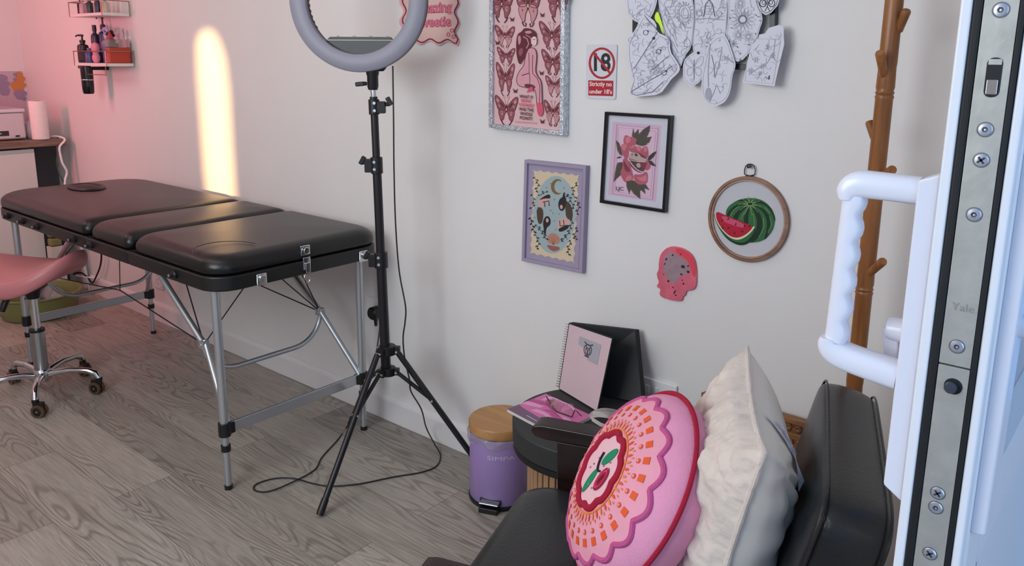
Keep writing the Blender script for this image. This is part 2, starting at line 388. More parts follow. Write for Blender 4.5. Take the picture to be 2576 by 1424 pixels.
# ================================================================ SADDLE STOOL
PINKV = mat('dusty_pink_vinyl', 'c4787c', .38, bump=.12, bscale=240.)
sc = Vector((-3.315, -.752, 0)); st = thing('saddle_stool', 'dusty pink saddle stool on a chrome five-wheeled base', 'stool', sc)
ru = Vector((.84, .54, 0)).normalized(); rv = Vector((ru.y, -ru.x, 0))
def seat_pt(u, v, top=True):
    # u along the saddle's width, v front to back, both -1..1 inside a rounded outline
    rr = math.sqrt(u*u+v*v); z = .530+.062*abs(u)**2.2*(1 if u > 0 else .5)-.012*v*v-.02*max(0, v)**2
    return z
def seat_fn(a, b):
    ang = 2*PI*b; t = a
    # profile radius: goes out on top, round the rim, and back underneath
    if t <= .6: r = (t/.6)**.8; zz = 0
    elif t <= .8: q = (t-.6)/.2*PI; r = 1+.0*q+.06*math.sin(q); zz = -.030*(1-math.cos(q))
    else: r = 1-(t-.8)/.2*.92; zz = -.060-.03*(t-.8)/.2
    cu1, su1 = math.cos(ang), math.sin(ang); e = 2.4; k = (abs(cu1)**e+abs(su1)**e)**(-1/e)
    u, v = r*cu1*k, r*su1*k
    z = seat_pt(u, v)+zz
    return sc+ru*(u*.222)+rv*(v*.16)+Vector((0, 0, z))-ru*.030
s_ = MB().grid(seat_fn, 26, 48, cv=True).build('seat', PINKV, st, angle=80)
MB().lathe([(.022, .40), (.03, .43), (.055, .448), (.06, .47), (.0001, .475)], sc, n=24).build('seat_plate', BLACKP, st)
cl = MB().cyl(sc+Vector((0, 0, .24)), sc+Vector((0, 0, .45)), .0145).build('piston', CHROME, st)
MB().cyl(sc+Vector((0, 0, .095)), sc+Vector((0, 0, .268)), .0255, n=28).build('gas_column', mat('satin_chrome', 'b4b6ba', .22, 1.), st)
MB().cyl(sc+Vector((0, 0, .266)), sc+Vector((0, 0, .276)), .028, n=28).build('column_cap', BLACKP, st)
lv = MB().tube([sc+Vector((-.02, -.03, .45)), sc-ru*.055+rv*.035+Vector((0, 0, .435)), sc-ru*.068+rv*.06+Vector((0, 0, .40)), sc-ru*.080+rv*.07+Vector((0, 0, .365))], [.005, .007, .012, .011], 10).build('height_lever', BLACKP, st)
MB().lathe([(.026, .062), (.032, .07), (.032, .105), (.027, .112)], sc, n=24).build('hub', CHROME, st)
for k in range(5):
    a = math.radians(-27+72*k); d = Vector((math.cos(a), math.sin(a), 0)); s90 = Vector((-d.y, d.x, 0))
    pts = [sc+d*r_+Vector((0, 0, z_)) for r_, z_ in ((.022, .088), (.06, .097), (.11, .103), (.170, .098), (.202, .086), (.212, .066))]
    MB().tube(pts, [.015, .0125, .0115, .012, .0125, .012], 12).build('spoke', CHROME, st)
    sw = d*math.cos(1.1+k*1.7)+s90*math.sin(1.1+k*1.7); ax = Vector((-sw.y, sw.x, 0))
    cc = sc+d*.21+sw*.012
    cs_ = MB().cyl(sc+d*.212+Vector((0, 0, .054)), sc+d*.212+Vector((0, 0, .07)), .0125)
    cs_.box((-.02, -.010, .0), (.018, .010, .022), Matrix((( sw.x, ax.x, 0), (sw.y, ax.y, 0), (0, 0, 1))), cc+Vector((0, 0, .036)))
    co = cs_.build('caster', BLACKP, st, bevel=.003)
    for q in (-1, 1):
        o_ = cc+Vector((0, 0, .025))+ax*(.006*q)
        MB().lathe([(.0001, .0), (.016, .0), (.019, .002), (.019, .009), (.016, .011), (.0001, .011)], o_, ax*q, 24).build('wheel_hub', BLACKP, co)
        MB().lathe([(.018, .0005), (.025, .001), (.025, .010), (.018, .0105)], o_, ax*q, 24).build('wheel_tyre', mat('amber_tyre', '6e5038', .3, trans=.25), co)
        MB().lathe([(.0035, .011), (.0035, .0125), (.0001, .013)], o_, ax*q, 10).build('axle_cap', CHROME, co)
# ================================================================ RING LIGHT ON TRIPOD
SB = Vector((-1.85, -.25, 0)); rl = thing('ring_light', 'large unlit ring light on a tall black tripod stand', 'ring light', SB)
STB = mat('stand_black', '17161a', .38)
def up(z, dx=0, dy=0): return Vector((SB.x-.77*.019*(z-.35), SB.y-.64*.019*(z-.35), z))
MB().cyl(up(.33), up(.72), .0155).build('lower_tube', STB, rl)
MB().cyl(up(.70), up(1.0), .0135).build('middle_tube', STB, rl)
MB().cyl(up(.98), up(1.205), .0115).build('upper_tube', STB, rl)
MB().cyl(up(1.19), up(1.232), .0085).build('bare_tube', CHROME, rl)
vr = Vector((.77, .64, 0)); vb = Vector((.64, -.77, 0))       # across, and towards the doorway
ROTC = Matrix(((vr.x, -vb.x, 0), (vr.y, -vb.y, 0), (0, 0, 1)))
def clamp(z, r, side, h=.05, knob_dz=.008):
    m = MB().cyl(up(z-h/2), up(z+h/2), r*1.35)
    m.box((-.003+side*.0, -.012, -h/2+.004), (side*(r+.022), .012, h/2-.006) if side > 0 else (.003, .012, h/2-.006), ROTC, up(z)) if side > 0 else m.box((side*(r+.022), -.012, -h/2+.004), (.003, .012, h/2-.006), ROTC, up(z))
    c = m.build('clamp', BLACKP, rl, bevel=.002)
    p = up(z+knob_dz)+vr*side*(r+.018)
    kn = MB().cyl(p, p+vr*side*.018, .006).box((-.004, -.007, -.004), (.009, .007, .022), ROTC@Matrix.Rotation(-.5*side, 3, 'Y'), p+vr*side*.018)
    kn.build('wing_knob', BLACKP, c, bevel=.002)
    for q in (-.010, .012):
        a = up(z+q)+vb*r*1.2+vr*side*.004
        MB().cyl(a, a+vb*.006, .0045, n=10).build('screw', ALU, c)
clamp(1.0, .0135, -1); clamp(.705, .0155, -1); clamp(1.175, .012, 1, .045)
# swivel head
hd = MB().lathe([(.0135, 1.225), (.0165, 1.235), (.0165, 1.265), (.019, 1.272), (.019, 1.30), (.022, 1.30), (.022, 1.318)], Vector((up(1.27).x, up(1.27).y, 0)), n=24)
hd.build('swivel_head', BLACKP, rl)
for z, sd, ang in ((1.285, 1, -.9), (1.243, -1, .1)):
    p = up(z)+vr*sd*.018
    MB().cyl(p, p+vr*sd*.014, .006).box((-.004, -.008, -.006), (.022, .008, .007), ROTC@Matrix.Rotation(ang if sd > 0 else PI-ang, 3, 'Y'), p+vr*sd*.012).build('wing_knob', BLACKP, rl, bevel=.003)
# the ring
RN = Vector((math.cos(math.radians(-60)), math.sin(math.radians(-60)), 0)); RX = Vector((-RN.y, RN.x, 0)); RZ = Vector((0, 0, 1))
RO, RI = .2075, .1545
RC = Vector((SB.x, SB.y, 0))+Vector((0, 0, 1.276+RO))+RN*.012-vr*.050
def ringp(r, a, h): return RC+RX*r*math.cos(a)+RZ*r*math.sin(a)+RN*h
def rev(m, prof, n=96, closed=False):
    rings = [m.vs([ringp(r, 2*PI*j/n, h) for j in range(n)]) for r, h in prof]
    if closed: rings.append(rings[0])
    for a, b in zip(rings, rings[1:]):
        for j in range(n): m.face([a+j, a+(j+1) % n, b+(j+1) % n, b+j])
    return m
rev(MB(), [(RI, .004), (RI+.002, .012), (RI+.010, .0165), (RO-.010, .0165), (RO-.002, .012), (RO, .004), (RO, .002), (RI, .002)], closed=True).build('diffuser', mat('milky_diffuser', '8d8a98', .45), rl)
rev(MB(), [(RI+.001, .003), (RO-.001, .003), (RO-.001, -.014), (RO-.012, -.022), (RI+.010, -.022), (RI+.001, -.014)], closed=True).build('back_shell', BLACKP, rl)
# ribs inside the shell and the black control plate across the bottom
m = MB(); ac = math.asin(-.114/RI); pts = []
for k in range(21):
    a = ac+(-PI-2*ac)*k/20 if False else (PI-ac)+((2*PI+ac)-(PI-ac))*k/20
    pts.append(ringp(RI+.003, a, -.004))
m.prism(pts, -RN*.012); m.build('control_plate', BLACKP, rl, smooth=False)
hw = math.sqrt(RI**2-.114**2)
m = MB(); i0 = [(-hw+.004, -.114, -.002), (hw-.004, -.114, -.002), (hw-.012, -.106, -.004), (-hw+.014, -.106, -.004)]
m.prism([RC+RX*a+RZ*b+RN*c for a, b, c in i0], -RN*.012).build('plate_edge', mat('worn_black_edge', '4a4a4c', .5), rl, smooth=False)
for k in range(4):
    a = -hw+.03+k*.05
    m = MB(); m.prism([RC+RX*(a+dx)+RZ*(-.1065+dz)+RN*-.0035 for dx, dz in ((0, 0), (.008, 0), (.012, .004), (.004, .004))], -RN*.004).build('plate_slot', mat('slot_grey', '9a9896', .4), rl, smooth=False)
m = MB()
for k in range(60):
    a = 2*PI*k/60
    if -PI*.82 < (a if a < PI else a-2*PI) < -PI*.18: continue
    p = ringp(RI+.002, a, -.010); m.box((-.002, -.0035, -.007), (.002, .0035, .007), Matrix((RX*math.cos(a)+RZ*math.sin(a), -RX*math.sin(a)+RZ*math.cos(a), RN)).transposed(), p)
m.build('inner_ribs', BLACKP, rl, smooth=False)
# legs
feet = [onZ(805, 1300, 0), onZ(882, 1072, 0), Vector((-1.585, -.075, 0))]
m = MB().lathe([(.018, .395), (.026, .397), (.026, .425), (.018, .427)], up(0), n=20)
for f in feet:
    d = (f-up(0)); d.normalize(); m.box((-.008, 0, .398), (.008, .04, .424), Matrix(((d.y, d.x, 0), (-d.x, d.y, 0), (0, 0, 1))), up(0))
m.build('upper_hub', BLACKP, rl, bevel=.001)
m = MB().lathe([(.017, .325), (.024, .327), (.024, .352), (.017, .354)], up(0), n=20)
for f in feet:
    d = (f-up(0)); d.normalize(); m.box((-.008, 0, .328), (.008, .036, .350), Matrix(((d.y, d.x, 0), (-d.x, d.y, 0), (0, 0, 1))), up(0))
m.build('lower_hub', BLACKP, rl, bevel=.001)
for f in feet:
    d = (f-up(0)); d.normalize(); a = up(.408)+d*.038; e = f+Vector((0, 0, .008))
    lg = MB().tube([a, a+(e-a)*.02, e], [.0085, .0095, .0095], 12).build('leg', STB, rl)
    MB().tube([e+(a-e)*.09, e+(a-e)*.02, e-(a-e)*.005], [.0112, .0118, .0105], 12).build('foot_tip', BLACKP, lg)
    b = up(.338)+d*.034; q = a+(e-a)*.40
    MB().tube([b, q], .0065, 10).build('strut', STB, rl)
    s90 = Vector((-d.y, d.x, 0))
    for p_ in (a, b, q):
        MB().cyl(p_-s90*.012, p_+s90*.012, .0038, n=10).build('rivet', ALU, rl)
# mains cord
def bez(pts, per=8):
    P = [Vector(p) for p in pts]; out = []
    for i in range(len(P)-1):
        a, b, c, d = P[max(i-1, 0)], P[i], P[i+1], P[min(i+2, len(P)-1)]
        for k in range(per):
            t = k/per; out.append(.5*((2*b)+(c-a)*t+(2*a-5*b+4*c-d)*t*t+(3*b-a-3*c+d)*t**3))
    return out+[P[-1]]
cp = [onY(x, y, yy) for x, y, yy in ((988, 166, -.235), (990, 300, -.235), (991, 420, -.235), (995, 560, -.235), (1004, 680, -.235), (1020, 770, -.235), (1019, 810, -.235), (1014, 850, -.235), (1018, 900, -.23), (1030, 955, -.22), (1034, 985, -.21), (1060, 1030, -.2))]
cp += [onZ(x, y, z) for x, y, z in ((1072, 1075, .07), (1092, 1115, .02), (1108, 1145, .0035), (1098, 1172, .0035), (1060, 1188, .0035), (990, 1200, .0035), (900, 1218, .0035), (830, 1223, .0035), (785, 1216, .0035), (740, 1204, .0035), (690, 1204, .0035), (645, 1218, .0035), (640, 1233, .0035), (672, 1237, .0035), (725, 1218, .0075), (790, 1183, .0035), (810, 1150, .0035), (848, 1108, .0035), (874, 1072, .004))]
cp += [onY(x, y, yy) for x, y, yy in ((900, 1015, -.12), (925, 955, -.10), (943, 900, -.08), (953, 845, -.06), (957, 800, -.05), (957, 795, -.045))]
tag(MB().tube(bez(cp), .0023, 8).build('mains_cable', CABLE), 'thin black cord looping over the floor from ring light to wall socket', 'cable')
# ================================================================ WALL SOCKETS
def socket(cx, cz, w, h, gangs, label, sw=True):
    t = thing('wall_socket', label, 'socket', (cx, 0, cz))
    MB().box((cx-w/2, -.009, cz-h/2), (cx+w/2, 0, cz+h/2)).build('plate', WHITE_P, t, bevel=.003)
    dk = mat('pin_hole', '3a3838', .6)
    xs = [cx] if gangs == 1 else [cx-w*.31, cx+w*.31]
    for i, x in enumerate(xs):
        m = MB(); m.box((x-.002, -.0096, cz-.002), (x+.002, -.009, cz+.006)).box((x-.013, -.0096, cz-.016), (x-.007, -.009, cz-.0135)).box((x+.007, -.0096, cz-.016), (x+.013, -.009, cz-.0135))
        m.build('pin_holes', dk, t, smooth=False)
    for i, x in enumerate([cx+.026] if gangs == 1 else [cx-.014, cx+.014]):
        z = cz+(.018 if gangs == 1 else .012)
        MB().box((x-.0055, -.0135, z-.011), (x+.0055, -.008, z+.011), Matrix.Identity(3)).build('switch', WHITE_P, t, bevel=.0015)
    for x in ([cx-w/2+.012, cx+w/2-.012] if gangs == 1 else [cx-w/2+.008, cx+w/2-.008]):
        MB().cyl((x, -.009, cz-h*.38), (x, -.0095, cz-h*.38), .003, n=10).build('screw', ALU, t)
    return t
p = onY(951, 768); socket(-2.175, .415, .118, .085, 1, 'white wall socket behind the ring light pole with a black plug')
p = onY(399, 704); socket(p.x, p.z, .10, .085, 1, 'small white wall socket low on the wall behind the massage table')
a = onY(1589, 937); b = onY(1706, 968); c_ = onY(1706, 1010)
socket((a.x+b.x)/2, .418, .146, .086, 2, 'white double wall socket beside the spiral notebook')
pg = thing('power_plug', 'round black plug pushed into the wall socket behind the ring light', 'plug', onY(955, 785))
pp = onY(950, 785, -.012)
MB().lathe([(.0205, 0), (.024, .004), (.024, .03), (.018, .036), (.0001, .037)], Vector((pp.x, -.0095, pp.z)), (0, -1, 0), 24).build('plug_body', BLACKP, pg)
MB().tube([(pp.x+.008, -.03, pp.z-.01), (pp.x+.012, -.032, pp.z-.045)], [.008, .005], 12).build('strain_relief', BLACKP, pg)
# ================================================================ CABINET ALONG THE BACK WALL
XC = -4.72
cab = thing('cabinet', 'white cabinet standing in the back corner', 'cabinet', (-5.0, -.6, 0))
CW = mat('cabinet_white', 'd9d9d4', .35)
zt = .835
MB().box((XB+.02, -1.55, .0), (XC, -.20, zt-.012)).build('carcass', CW, cab, smooth=False)
for y0, y1 in ((-.87, -.205), (-1.54, -.875)):
    MB().box((XC, y0, .055), (XC+.018, y1, zt-.03)).build('door', CW, cab, bevel=.0015)
tag(MB().box((XB, -1.6, zt), (XC+.035, -.045, zt+.036)).build('worktop', wood('worktop_wood', '8f7668', '6e584d', 'Y', 5., .35), bevel=.002), 'brown wood-effect worktop laid over the back cabinet', 'worktop')
struct(MB().box((XC-.25, -.20, .0), (XC-.24, -.0, zt)).build('recess_shade_panel', mat('recess_shade_grey', '55585a', .7), smooth=False))  # dark panel added to stand for the shade in the gap beside the cabinet
# printer
pr = thing('printer', 'white desktop printer on the brown worktop', 'printer', (XC-.2, -.5, zt+.036))
z0 = zt+.037; yr = -.215; xf = XC-.03
PW = mat('printer_white', 'cfc8cc', .35)
MB().box((xf-.30, -.66, z0+.006), (xf, yr, z0+.145)).build('body', PW, pr, bevel=.012, seg=3)
MB().box((xf-.31, -.665, z0+.146), (xf+.004, yr+.004, z0+.164)).build('lid', mat('printer_lid', 'd8d4da', .2), pr, bevel=.004)
MB().box((xf-.02, -.655, z0+.026), (xf+.0015, yr-.085, z0+.052)).build('paper_slot', mat('slot_dark', '2c2a2c', .5), pr, smooth=False)
MB().box((xf-.0, -.65, z0+.036), (xf+.003, yr-.12, z0+.042)).build('tray_edge', ALU, pr, smooth=False)
MB().box((xf, yr-.055, z0+.018), (xf+.002, yr-.035, z0+.026)).build('button', BLACKP, pr, smooth=False)
MB().box((xf-.3, -.65, z0), (xf-.01, yr-.01, z0+.006)).build('base', BLACKP, pr, smooth=False)
bk = MB(); bo = (xf-.15, -.44, z0+.165)
pad(bk, [(bo[0]+p[0], bo[1]+p[1]) for p in rrect(-.1, .12, -.2, .135, .05)], z0+.165, z0+.235, crown=.008, edge=.04)
tag(bk.build('storage_case', mat('case_black', '1c1719', .55, noise=.2), angle=60), 'soft black case lying on top of the white printer', 'case')
# paper roll, leaning a little, and round pot behind
ra = Vector((XC+.0, -.158, zt+.037)); rb = ra+Vector((-.004, .012, .205))
t = thing('paper_roll', 'white paper towel roll standing on the worktop corner', 'paper roll', ra)
ax = (rb-ra).normalized(); ra = ra+Vector((0, 0, .0015))
MB().lathe([(.016, .0), (.041, .0), (.042, .004), (.042, .198), (.041, .202), (.018, .202), (.017, .18)], ra, ax, 28).build('paper', mat('tissue_paper', 'f0e6e2', .8, noise=.03, nscale=60, bump=.3), t)
MB().lathe([(.016, .01), (.018, .01), (.018, .203), (.016, .203), (.016, .01)], ra, ax, 20).build('cardboard_core', mat('cardboard', 'a98d70', .8), t)
tag(MB().lathe([(.0001, 0), (.03, .0), (.044, .02), (.048, .05), (.038, .082), (.015, .094), (.0001, .095)], (XC-.09, -.165, zt+.037), n=28).build('round_pot', mat('pot_white', 'c9bfc4', .4)), 'small round white pot between printer and paper roll', 'pot')
# white lead over the worktop edge, dark one next to it
wl = bez([(XC-.04, -.10, zt+.042), (XC+.0, -.075, zt+.046), (XC+.042, -.055, zt+.03)]+[onX(x, y, XC+.05) for x, y in ((150, 370), (153, 395), (157, 410), (168, 432), (164, 452), (162, 480), (160, 520))]+[(XC+.06, -.05, .4), (XC+.06, -.03, .15), (XC+.07, -.02, .006)])
tag(MB().tube(wl, .006, 8).build('white_cable', WHITE_P), 'thick white cable hanging down off the worktop corner', 'cable')
wl = bez([(XC-.03, -.07, zt+.04), (XC+.04, -.062, zt+.02)]+[onX(x, y, XC+.04) for x, y in ((146, 385), (142, 410), (148, 435), (160, 460), (165, 500))])
tag(MB().tube(wl, .0028, 8).build('grey_cable', mat('grey_cable', '4a4648', .5)), 'thin grey cable hanging beside the thick white one', 'cable')
# poster sheet on the back wall
def backart():
    t = thing('wall_poster', 'lilac poster with orange blossoms on the back wall above the printer', 'poster', (XB, -.3, 1.05))
    m = MB(); y1 = -.012; z1 = 1.222; zb = zt+.05
    m.use(mat('poster_lilac', 'c4b4c0', .5)); m.box((XB, -.75, zb), (XB+.004, y1, z1))
    O1 = mat('poster_orange', 'c88a4a', .5); O2 = mat('poster_grey_lilac', '968aa4', .5)
    bc = [0]
    def blob(x, y, r, mm, lay):
        c = onX(x, y, XB+.004); m.use(mm); bc[0] += 1
        m.flat([Vector((XB+.0045+lay*.0004+bc[0]*.0002, c.y+r*math.cos(a)*(1+.2*math.sin(3*a)), c.z+r*math.sin(a))) for a in [2*PI*k/14 for k in range(14)]])
    for x, y, r in ((47, 190, .022), (52, 200, .024), (45, 208, .022), (38, 215, .024), (42, 222, .026), (50, 222, .022), (56, 215, .018)): blob(x, y, r, O1, 1)
    for x, y, r in ((5, 200, .03), (10, 214, .03), (8, 228, .028), (14, 230, .024), (38, 188, .012), (37, 200, .01), (48, 238, .028), (56, 236, .022), (60, 248, .012)): blob(x, y, r, O2, 0)
    m.build('printed_sheet', None, t, smooth=False)
backart()
# green tub and clutter on the floor in the back corner
gt = MB(); go = Vector((-4.43, -.36, 0)); GR = mat('green_plastic', '7c8250', .45)
gt.lathe([(.0001, .004), (.20, .004), (.215, .02), (.235, .11), (.25, .118), (.25, .124), (.23, .122), (.208, .022), (.0001, .01)], go, n=48, sx=.82, sy=.82)
tag(gt.build('shallow_tub', GR), 'shallow olive green tub on the floor beyond the massage table', 'tub')
gb = MB()
def bagf(a, b):
    t = 2*PI*b; r = .075*(1+.16*math.sin(5*t+3*a)+.10*math.sin(9*t+a*7))*(1-.75*a**3)
    return go+Vector((-.03, .09, 0))+Vector((r*1.3*math.cos(t), r*math.sin(t), .013+.10*a+.01*math.sin(4*t)))
gb.grid(bagf, 12, 40, cv=True); tag(gb.build('plastic_bag', mat('clear_plastic_bag', 'c9ccd2', .2, trans=.6), angle=60), 'crumpled clear plastic bag lying in the green tub', 'bag')
tag(MB().lathe([(.001, .0), (.03, .0), (.031, .10), (.024, .118), (.010, .124), (.010, .145), (.001, .146)], go+Vector((.02, -.02, .0125)), n=24).build('blue_bottle', mat('blue_plastic', '5d6f8c', .35)), 'small blue grey bottle standing in the green tub', 'bottle')
tl = MB()
cc = onX(135, 625, XC+.06)
for k in range(6): tl.box((XC+.06, cc.y-.03, .30+.048*k), (XC+.11, cc.y+.03, .344+.048*k))
tag(tl.build('folded_towels', mat('olive_towel', '7b7a4c', .85, noise=.1, bump=.4), bevel=.012, seg=3), 'narrow stack of olive green folded towels on a stand beside the cabinet', 'towels')
tag(MB().box((XC+.055, cc.y-.034, .0), (XC+.115, cc.y+.034, .298)).build('towel_stand', mat('stand_white', 'c9c6bf', .5), bevel=.002), 'slim pale stand under the folded green towels', 'stand')
lc = bez([onY(248, 560, -.004)]+[onY(x, y, -.035) for x, y in ((250, 600), (255, 640), (252, 670), (240, 700), (232, 712), (222, 700), (208, 688), (196, 686), (185, 690))])
tag(MB().tube(lc, .0045, 8).build('looped_lead', CABLE), 'black lead hanging in a loop at the wall behind the stool', 'cable')
lc = bez([onY(x, y, -.05) for x, y in ((192, 693), (205, 696), (222, 698))]+[onY(240, 699, -.025), onY(252, 697, -.003)])
tag(MB().tube(lc, .004, 8).build('short_white_lead', WHITE_P), 'short white lead by the black loop near the back corner', 'cable')
# ================================================================ WALL SHELVES
SHW = mat('shelf_white', 'e9dcd8', .4); WIRE = mat('rose_gold_wire', 'b07c6a', .3, .8)
def shelf(xl, xr, yd, z, label, rail=.055, hang=False):
    t = thing('wall_shelf', label, 'shelf', ((xl+xr)/2, 0, z))
    MB().box((xl, yd, z-.014), (xr, -.001, z)).build('board', SHW, t, bevel=.001)
    MB().tube([(xl, -.004, z+rail), (xl, yd-.001, z+rail), (xr, yd-.001, z+rail), (xr, -.004, z+rail)], .0024, 8).build('rail', WIRE, t)
    for p in ((xl, yd-.001), (xr, yd-.001), (xr, -.006), (xl, -.006)):
        MB().cyl((p[0], p[1], z-.014), (p[0], p[1], z+rail), .0024, n=8).build('rail_post', WIRE, t)
    if hang:
        MB().tube([(xl+.05, yd+.02, z-.014), (xl+.05, yd+.02, z-.055), (xr-.06, yd+.02, z-.055), (xr-.06, yd+.02, z-.014)], .0022, 8).build('towel_bar', WIRE, t)
    return t
S1 = shelf(-4.25, -3.9, -.135, 1.281, 'lower white wall shelf holding pump bottles and an orange tub', hang=True)
S2 = shelf(-4.25, -3.9, -.135, 1.512, 'upper white wall shelf holding a row of small bottles')
def bottle(name, label, x, y, z, r, h, col, kind='cap', cap='1c1a1e', lab=None, trans=0., sx=1.):
    t = thing(name, label, 'bottle', (x, y, z))
    bm_ = mat('btl_'+col+('t' if trans else ''), col, .3, trans=trans); cm = mat('cap_'+cap, cap, .4)
    MB().lathe([(.0001, 0), (r*.95, 0), (r, .004), (r, h*.78), (r*.9, h*.86), (r*.42, h*.92), (r*.42, h)], (x, y, z), n=24, sx=sx).build('body', bm_, t)
    if lab: MB().lathe([(r*1.01, h*.15), (r*1.01, h*.65)], (x, y, z), n=24, sx=sx).build('printed_label', mat('lab_'+lab, lab, .5), t)
    if kind == 'cap': MB().lathe([(r*.5, h*.97), (r*.52, h*1.0), (r*.52, h*1.16), (.0001, h*1.17)], (x, y, z), n=20).build('cap', cm, t)
    if kind == 'pump':
        MB().lathe([(r*.5, h*.97), (r*.52, h), (r*.5, h*1.1), (r*.18, h*1.12), (r*.16, h*1.28), (r*.3, h*1.29), (r*.3, h*1.36), (.0001, h*1.37)], (x, y, z), n=16).build('pump', cm, t)
        MB().tube([(x, y, z+h*1.33), (x-r*1.3, y-r*.3, z+h*1.34), (x-r*1.8, y-r*.4, z+h*1.28)], [r*.22, r*.16, r*.13], 8).build('spout', cm, t)
    if kind == 'spray':
        MB().lathe([(r*.5, h*.95), (r*.5, h*1.08), (r*.3, h*1.12), (r*.3, h*1.2)], (x, y, z), n=16).build('collar', cm, t)
        MB().tube([(x+r*.9, y, z+h*1.2), (x+r*.3, y, z+h*1.36), (x-r*.8, y, z+h*1.34), (x-r*1.6, y, z+h*1.27)], [r*.35, r*.42, r*.34, r*.24], 8).build('spray_head', cm, t)
        MB().tube([(x-r*.9, y, z+h*1.27), (x-r*1.2, y, z+h*1.1), (x-r*1.0, y, z+h*1.0)], [r*.14, r*.14, r*.1], 8).build('trigger', cm, t)
    return t
z1 = 1.2815
bottle('pump_bottle', 'dark pump bottle at the front left end of the lower shelf', -4.21, -.105, z1, .026, .098, '341e2c', 'pump', lab='2a1622')
bottle('pump_bottle', 'tall navy pump bottle at the back of the lower shelf', -4.13, -.035, z1, .024, .165, '2b2a4a', 'pump', cap='20202e')
bottle('tube_bottle', 'slim dark purple tube standing near the left end of the lower shelf', -4.165, -.062, z1, .019, .155, '3a2440', 'cap', cap='2a1c30')
bottle('spray_bottle', 'lilac trigger spray bottle in the middle of the lower shelf', -4.06, -.052, z1, .024, .12, '9a86b4', 'spray', cap='b9a6d0')
bottle('pump_bottle', 'dark green pump bottle beside the orange tub', -3.975, -.07, z1, .026, .105, '2e5450', 'spray', cap='1c1a22', lab='35302e')
bottle('short_bottle', 'short blue bottle low behind the shelf rail', -4.135, -.108, z1, .022, .06, '4c4878', 'cap', cap='6a6488')
t = thing('sponge', 'pink peanut-shaped sponge against the lower shelf rail', 'sponge', (-4.06, -.12, z1))
MB().lathe([(.0001, 0), (.016, .002), (.024, .018), (.024, .03), (.0175, .042), (.024, .058), (.027, .074), (.02, .09), (.0001, .098)], (-4.065, -.108, z1), n=24, sy=.7).build('sponge_body', mat('sponge_pink', 'e08c9e', .7, bump=.3), t)
t = thing('storage_tub', 'orange see-through tub at the right end of the lower shelf', 'tub', (-3.94, -.05, z1))
MB().box((-3.945, -.115, z1), (-3.907, -.015, z1+.073)).build('tub_body', mat('orange_gel', 'd0472c', .25, trans=.3), t, bevel=.004)
MB().box((-3.946, -.116, z1+.074), (-3.906, -.014, z1+.11)).build('clear_top', mat('clear_plastic', 'e2cfd0', .1, trans=.85), t, bevel=.003)
t = thing('funnel_nozzle', 'small red cone nozzle on the clear lid of the orange tub', 'nozzle', (-3.93, -.085, z1+.11))
MB().lathe([(.0001, .0), (.017, .0), (.017, .004), (.004, .026), (.003, .036), (.0001, .037)], (-3.93, -.095, z1+.111), n=20).build('cone', mat('nozzle_red', 'b02438', .35), t)
MB().lathe([(.006, 0), (.006, .035), (.003, .05), (.0001, .051)], (-3.925, -.035, z1+.111), n=16).build('clear_spigot', mat('clear_plastic', 'e2cfd0', .1), t)
z2 = 1.5125
specs = [('squat black jar at the left end of the upper shelf', -4.215, .02, .06, '1c1418', 'cap', '141214'), ('small clear bottle with a pink label on the upper shelf', -4.17, .014, .055, 'c69aa2', 'cap', 'e2b8bc'),
         ('pale cream jar third along the upper shelf', -4.13, .016, .05, 'cdb5ae', 'cap', 'd8ccc6'), ('dark grey bottle fourth along the upper shelf', -4.09, .016, .058, '3a3840', 'cap', '2a2a30'),
         ('beige bottle with a black lid on the upper shelf', -4.045, .017, .055, 'b7a294', 'cap', '201a1c'), ('navy bottle right of the beige one on the upper shelf', -4.0, .016, .06, '31344e', 'cap', '22243a'),
         ('silver grey bottle second from the right on the upper shelf', -3.962, .014, .056, '8a8c96', 'cap', '6a6c78'), ('cream bottle at the right end of the upper shelf', -3.925, .015, .055, 'c2b49c', 'cap', 'b0a084')]
for i, (lb, x, r, h, col, kd, cp_) in enumerate(specs):
    bottle('small_bottle', lb, x, -.105 if i % 2 else -.09, z2, r, h, col, kd, cp_)
# holder hanging under the lower shelf
hx = onY(212, 200, -.12); HB = mat('glossy_black', '121013', .18)
t = thing('clipper_holder', 'black cylindrical holder hanging from the lower wall shelf', 'holder', (hx.x, -.10, 1.17))
MB().lathe([(.0001, 1.13), (.022, 1.13), (.026, 1.138), (.0275, 1.17), (.0285, 1.262), (.0001, 1.263)], (hx.x, -.105, 0), n=28).build('holder_body', HB, t)
MB().lathe([(.0282, 1.196), (.0288, 1.197), (.0288, 1.2), (.0282, 1.201)], (hx.x, -.105, 0), n=28).build('silver_band', CHROME, t)
MB().box((hx.x-.012, -.085, 1.245), (hx.x+.012, -.0005, 1.262)).box((hx.x-.075, -.115, 1.252), (hx.x+.02, -.09, 1.268)).build('bracket', HB, t, bevel=.003)
